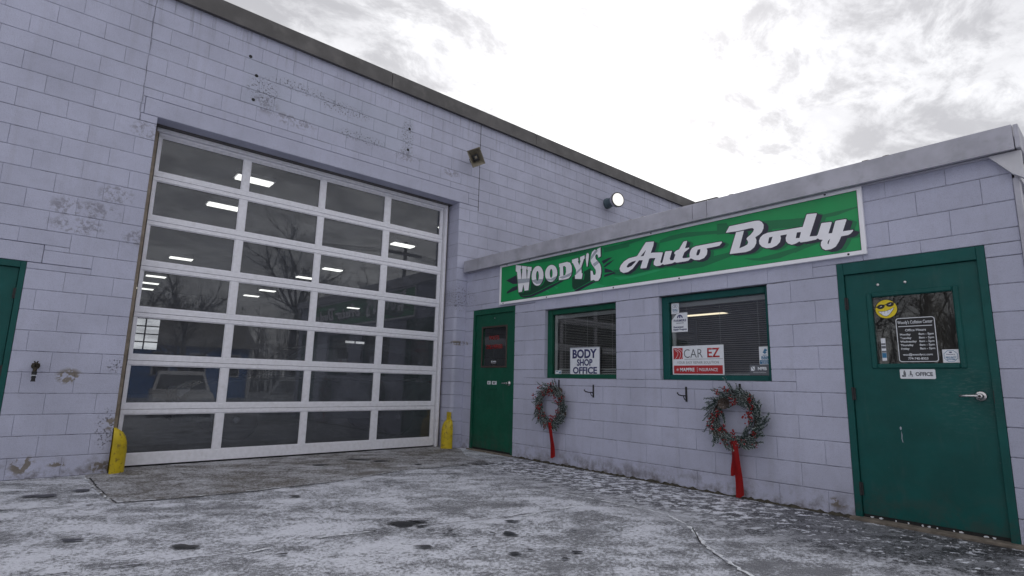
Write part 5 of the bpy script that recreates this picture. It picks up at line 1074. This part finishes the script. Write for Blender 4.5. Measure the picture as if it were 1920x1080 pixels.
# ------------------------------------------------------------------ the lot behind the camera, which the glass mirrors
MAT_TYRE = simple('tyre', (.015, .015, .015), .8); MAT_RIM = simple('alloy_rim', (.4, .4, .42), .35, .8); MAT_CARG = simple('car_glass', (.012, .014, .016), .08, 0, .1, spec=.8); MAT_HL = simple('headlamp', (.6, .62, .65), .12); MAT_TL = simple('tail_lamp', (.25, .01, .01), .2)
def smooth_profile(pts): return pts
def car(label, loc, rotz, paint, suv, scale=1.0):
    c = empty('parked_car', loc, label, 'car')
    L, Wd, Ht = (4.5, 1.82, 1.68) if suv else (4.6, 1.8, 1.45)
    if suv: low = [(-2.25, .32), (-2.25, .78), (-2.18, .98), (-1.0, 1.02), (1.0, 1.0), (1.9, .92), (2.2, .75), (2.25, .32)]; roof = [(-2.12, 1.0), (-1.85, 1.56), (-1.3, 1.66), (-.2, 1.67), (.35, 1.58), (1.15, 1.0)]
    else: low = [(-2.3, .3), (-2.3, .75), (-2.2, .92), (-1.2, .94), (1.0, .92), (2.0, .8), (2.25, .62), (2.3, .3)]; roof = [(-1.75, .93), (-1.2, 1.34), (-.5, 1.44), (.1, 1.42), (.5, 1.34), (1.25, .92)]
    def ext(bm, prof, halves):
        rows = []
        for y, ins in halves: rows.append([bm.verts.new((x*(1-ins*.04), y, z - ins*.03*(z > .7))) for x, z in prof])
        m = len(prof)
        for a, b in zip(rows, rows[1:]):
            for i in range(m): bm.faces.new((a[i], a[(i+1) % m], b[(i+1) % m], b[i]))
        bm.faces.new(rows[0][::-1]); bm.faces.new(rows[-1]); bmesh.ops.recalc_face_normals(bm, faces=bm.faces)
    def fin(name, bm, mat, parent, sm=False):
        me = bpy.data.meshes.new(name); bm.to_mesh(me); bm.free(); me.materials.append(mat); o = bpy.data.objects.new(name, me); COL.objects.link(o); o.parent = parent
        if sm:
            for p in me.polygons: p.use_smooth = True
        return o
    h = Wd/2
    bm = BM(); ext(bm, low, [(-h, 1), (-h+.08, 0), (0, -.4), (h-.08, 0), (h, 1)]); body = fin('body', bm, paint, c)
    bm = BM()
    rows = []
    for y0, top in ((-1, 0), (1, 0)): rows.append([bm.verts.new((x, y0*(h - .05 - .16*(z-1.0)/.66 if z > 1 else h - .05), z)) for x, z in roof])
    m = len(roof)
    for i in range(m-1): bm.faces.new((rows[0][i], rows[0][i+1], rows[1][i+1], rows[1][i]))
    bm.faces.new(rows[0][::-1]); bm.faces.new(rows[1]); bmesh.ops.recalc_face_normals(bm, faces=bm.faces); fin('cabin', bm, paint, c)
    for s in (-1, 1):
        bm = BM(); q = [(x*.86, z) for x, z in roof]; zc = 1.02 if suv else .95
        q = [(x, max(zc+.03, z - .09)) for x, z in q]
        vs = [bm.verts.new((x, s*(h - .05 - .16*(z-1.0)/.66 + .006 if z > 1 else h - .043), z)) for x, z in q]; f = bm.faces.new(vs); fin('side_window', bm, MAT_CARG, c)
    for a, b, nm in ((0, 1, 'rear_window'), (m-1, m-2, 'windscreen')):
        (xa, za), (xb, zb) = roof[a], roof[b]; bm = BM(); sg = -1 if a == 0 else 1
        vs = [bm.verts.new(p) for p in ((xa + sg*.008 + (xb-xa)*.08, -h+.16, za + (zb-za)*.08), (xa + sg*.008 + (xb-xa)*.08, h-.16, za + (zb-za)*.08), (xa + sg*.008 + (xb-xa)*.92, h-.26, za + (zb-za)*.92), (xa + sg*.008 + (xb-xa)*.92, -h+.26, za + (zb-za)*.92))]
        bm.faces.new(vs); fin(nm, bm, MAT_CARG, c)
    for x in (-1.38, 1.4):
        for s in (-1, 1):
            bm = BM(); lathe(bm, (x, s*(h-.22), .33), (0, s, 0), [(0, .25), (.0, .33), (.20, .335), (.225, .30), (.226, .21)], 22); wv = fin('wheel', bm, MAT_TYRE, c)
            bm = BM(); lathe(bm, (x, s*(h-.22) + s*.205, .33), (0, s, 0), [(0, .21), (.02, .2), (.015, .06), (.03, .04)], 10); fin('rim', bm, MAT_RIM, wv)
    for s in (-1, 1):
        bm = BM(); box(bm, (2.06, s*h*.62, .68), (2.245, s*h*.95, .82), .03); fin('headlight', bm, MAT_HL, c)
        bm = BM(); box(bm, (-2.262, s*h*.66, .80), (-2.10, s*h*.94, 1.06 if suv else .92), .02); fin('tail_light', bm, MAT_TL, c)
    bm = BM(); box(bm, (-2.30, -.8, .30), (-2.2, .8, .5), .02); fin('rear_bumper', bm, MAT_TYRE, c)
    bm = BM(); box(bm, (-2.272, -.26, .62), (-2.24, .26, .74), .003); fin('number_plate', bm, MAT_PAPER, c)
    c.rotation_euler = (0, 0, rotz); return c
MAT_CARW = simple('white_car_paint', (.48, .48, .5), .25, 0, .03, 3); MAT_CARS = simple('silver_car_paint', (.33, .34, .36), .28, .5, .04, 3); MAT_CARD = simple('dark_van_paint', (.10, .11, .11), .3, 0, .05, 3)
car('white sport utility vehicle on the lot, mirrored in the roll-up door', (-1.1, -15.0, -.53), math.radians(97), MAT_CARW, True)
car('pale sedan on the lot, mirrored beside the white one in the door glass', (1.9, -11.2, -.42), math.radians(-62+180), MAT_CARS, False)
car('dark car parked inside the garage behind the right-hand panes', (-1.2, 3.2, 0), math.radians(176), MAT_CARD, True)

hs = empty('blue_house', (2.2, -37, -.6), 'blue sided house with a grey roof mirrored in the roll-up door', 'house')
MAT_BLUE = simple('blue_siding', (.03, .14, .42), .6, 0, .1, 4); MAT_ROOF = simple('grey_shingles', (.17, .165, .16), .9, 0, .3, 6)
hx0, hx1, hy0, hy1 = -7.5, 7.0, -44.0, -36.0
bm = BM(); box(bm, (hx0, hy0, -.7), (hx1, hy1, 3.0)); hw = finish('wall', bm, MAT_BLUE, hs)
bm = BM(); v = [bm.verts.new(p) for p in ((hx0-.4, hy1+.5, 2.95), (hx1+.4, hy1+.5, 2.95), (hx1+.4, (hy0+hy1)/2, 5.5), (hx0-.4, (hy0+hy1)/2, 5.5), (hx1+.4, hy0-.5, 2.95), (hx0-.4, hy0-.5, 2.95))]
for f in ((0,1,2,3), (3,2,4,5), (0,3,5), (1,4,2), (0,5,4,1)): bm.faces.new([v[i] for i in f])
bmesh.ops.recalc_face_normals(bm, faces=bm.faces); finish('roof', bm, MAT_ROOF, hs)
for x in (-6.2, -3.6, -1.2, 1.4, 3.6, 5.8):
    bm = BM(); box(bm, (x-.55, hy1+.01, .9), (x+.55, hy1+.06, 2.5)); wf = finish('window', bm, MAT_TRIM, hs)
    bm = BM(); box(bm, (x-.45, hy1+.061, 1.0), (x+.45, hy1+.075, 1.65)); finish('pane', bm, MAT_CARG, wf)
    bm = BM(); box(bm, (x-.45, hy1+.061, 1.7), (x+.45, hy1+.075, 2.4)); finish('pane', bm, MAT_CARG, wf)
for x in (hx0-.02, hx1+.02, -2.4, 2.5):
    bm = BM(); box(bm, (x-.1, hy1+.005, -.7), (x+.1, hy1+.07, 2.95)); finish('corner_board', bm, MAT_TRIM, hs)

MAT_BARK = simple('winter_bark', (.045, .038, .034), .9, 0, .3, 8)
def tree_meshes(seed, ht):
    rnd = random.Random(seed); trunk, crown = BM(), BM()
    def grow_branch(p, d, L, r, lev):
        bm_ = trunk if lev == 0 else crown; pts = [p]; n = 5 if lev < 3 else 3; dd = Vector(d)
        for i in range(n):
            dd = (dd + Vector((rnd.gauss(0, .10), rnd.gauss(0, .10), rnd.gauss(.05, .06)))*(1.2 if lev else .5)).normalized(); pts.append(pts[-1] + dd*L/n)
        tube(bm_, pts, r, 7 if lev == 0 else (5 if lev == 1 else 3), r*.45, cap=False)
        if lev >= 4: return
        k = (8, 7, 6, 5)[lev]
        for i in range(k):
            s = rnd.uniform(.3 if lev == 0 else .15, 1.0) if i else 1.0; q = pts[min(n, int(s*n))]; b = (pts[min(n, int(s*n))] - pts[max(0, int(s*n)-1)])
            b = b.normalized() if b.length > 1e-6 else dd
            a = b.orthogonal().normalized(); a.rotate(Matrix.Rotation(rnd.uniform(0, 6.28), 3, b)); sp = rnd.uniform(.45, .95)
            grow_branch(q, (b*math.cos(sp) + a*math.sin(sp)), L*rnd.uniform(.48, .68)*(1.05 - .3*s), r*.5*(1.05-.4*s), lev+1)
    grow_branch(Vector((0, 0, -.3)), Vector((0, 0, 1)), ht*.55, ht*.022, 0)
    out = []
    for nm, b in (('trunk', trunk), ('crown', crown)):
        me = bpy.data.meshes.new(nm); b.to_mesh(me); b.free(); me.materials.append(MAT_BARK); out.append(me)
    return out
TREES = [tree_meshes(4, 11), tree_meshes(9, 9), tree_meshes(15, 12)]
spots = [(-1.2, -31, 0), (1.6, -29.5, 1), (6.5, -26, 2), (9.5, -25, 1), (13, -24, 0), (-5, -33, 2), (17, -22, 2), (4.5, -46, 0), (22, -20, 1), (12, -33, 2), (-10, -36, 0),
         (-31, -6, 0), (-34, 1, 2), (-30, -12, 1), (-38, 6, 2), (-40, -3, 1), (-36, -16, 0), (-45, 2, 0), (-44, -10, 2)]
for i, (x, y, k) in enumerate(spots):
    far = x < -25
    t = empty('bare_tree', (x, y, -.6 if y < -12 else 0), 'bare winter tree past the left end of the garage, mirrored in the office glass' if far else 'bare winter tree across the lot, mirrored in the roll-up door glass', 'tree', 'bare trees mirrored in the office glass' if far else 'bare trees mirrored in the roll-up door')
    t.rotation_euler = (0, 0, i*1.3); s = .85 + .12*(i % 4); t.scale = (s, s, s)
    for me in TREES[k]:
        o = bpy.data.objects.new(me.name, me); COL.objects.link(o); o.parent = t
# scrubby wood behind the trees, one dark mass of thin stems
bm = BM(); rnd = random.Random(77)
for i in range(900):
    if i < 520: x, y = rnd.uniform(-30, 32), rnd.uniform(-62, -50)
    else: x, y = rnd.uniform(-62, -48), rnd.uniform(-30, 26)
    h = rnd.uniform(4, 9); lean = (rnd.gauss(0, .5), rnd.gauss(0, .5)); p = [Vector((x, y, -.9)), Vector((x + lean[0]*.5, y + lean[1]*.5, h*.5)), Vector((x + lean[0]*1.5, y + lean[1]*1.5, h))]
    tube(bm, p, .07, 3, .012, cap=False)
    for k in range(7):
        s = rnd.uniform(.25, .95); q = p[0].lerp(p[2], s); a = rnd.uniform(0, 6.28); l = rnd.uniform(.6, 1.6); tube(bm, [q, q + Vector((math.cos(a)*l, math.sin(a)*l, l*.9))], .022, 3, .006, cap=False)
prop(finish('woods', bm, MAT_BARK), 'dark leafless woods along the far side of the lot', kind='stuff')
pl = empty('utility_pole', (10.5, -20, -.6), 'wooden utility pole with wires across the lot, mirrored in the door', 'pole')
bm = BM(); tube(bm, [(10.5, -20, -.7), (10.5, -20, 9)], .14, 10, .1); box(bm, (9.4, -20.08, 8.2), (11.6, -19.92, 8.34)); finish('post', bm, MAT_BARK, pl)
for dx in (-1, -.4, .4, 1):
    bm = BM()
    for sgn in (-1, 1): tube(bm, [Vector((10.5+dx, -20, 8.4)) + Vector((sgn*34*s, -2*s*sgn, -1.1*4*s*(1-s))) for s in (k/12 for k in range(13))], .016, 4)
    finish('wire', bm, MAT_BLACK, pl)
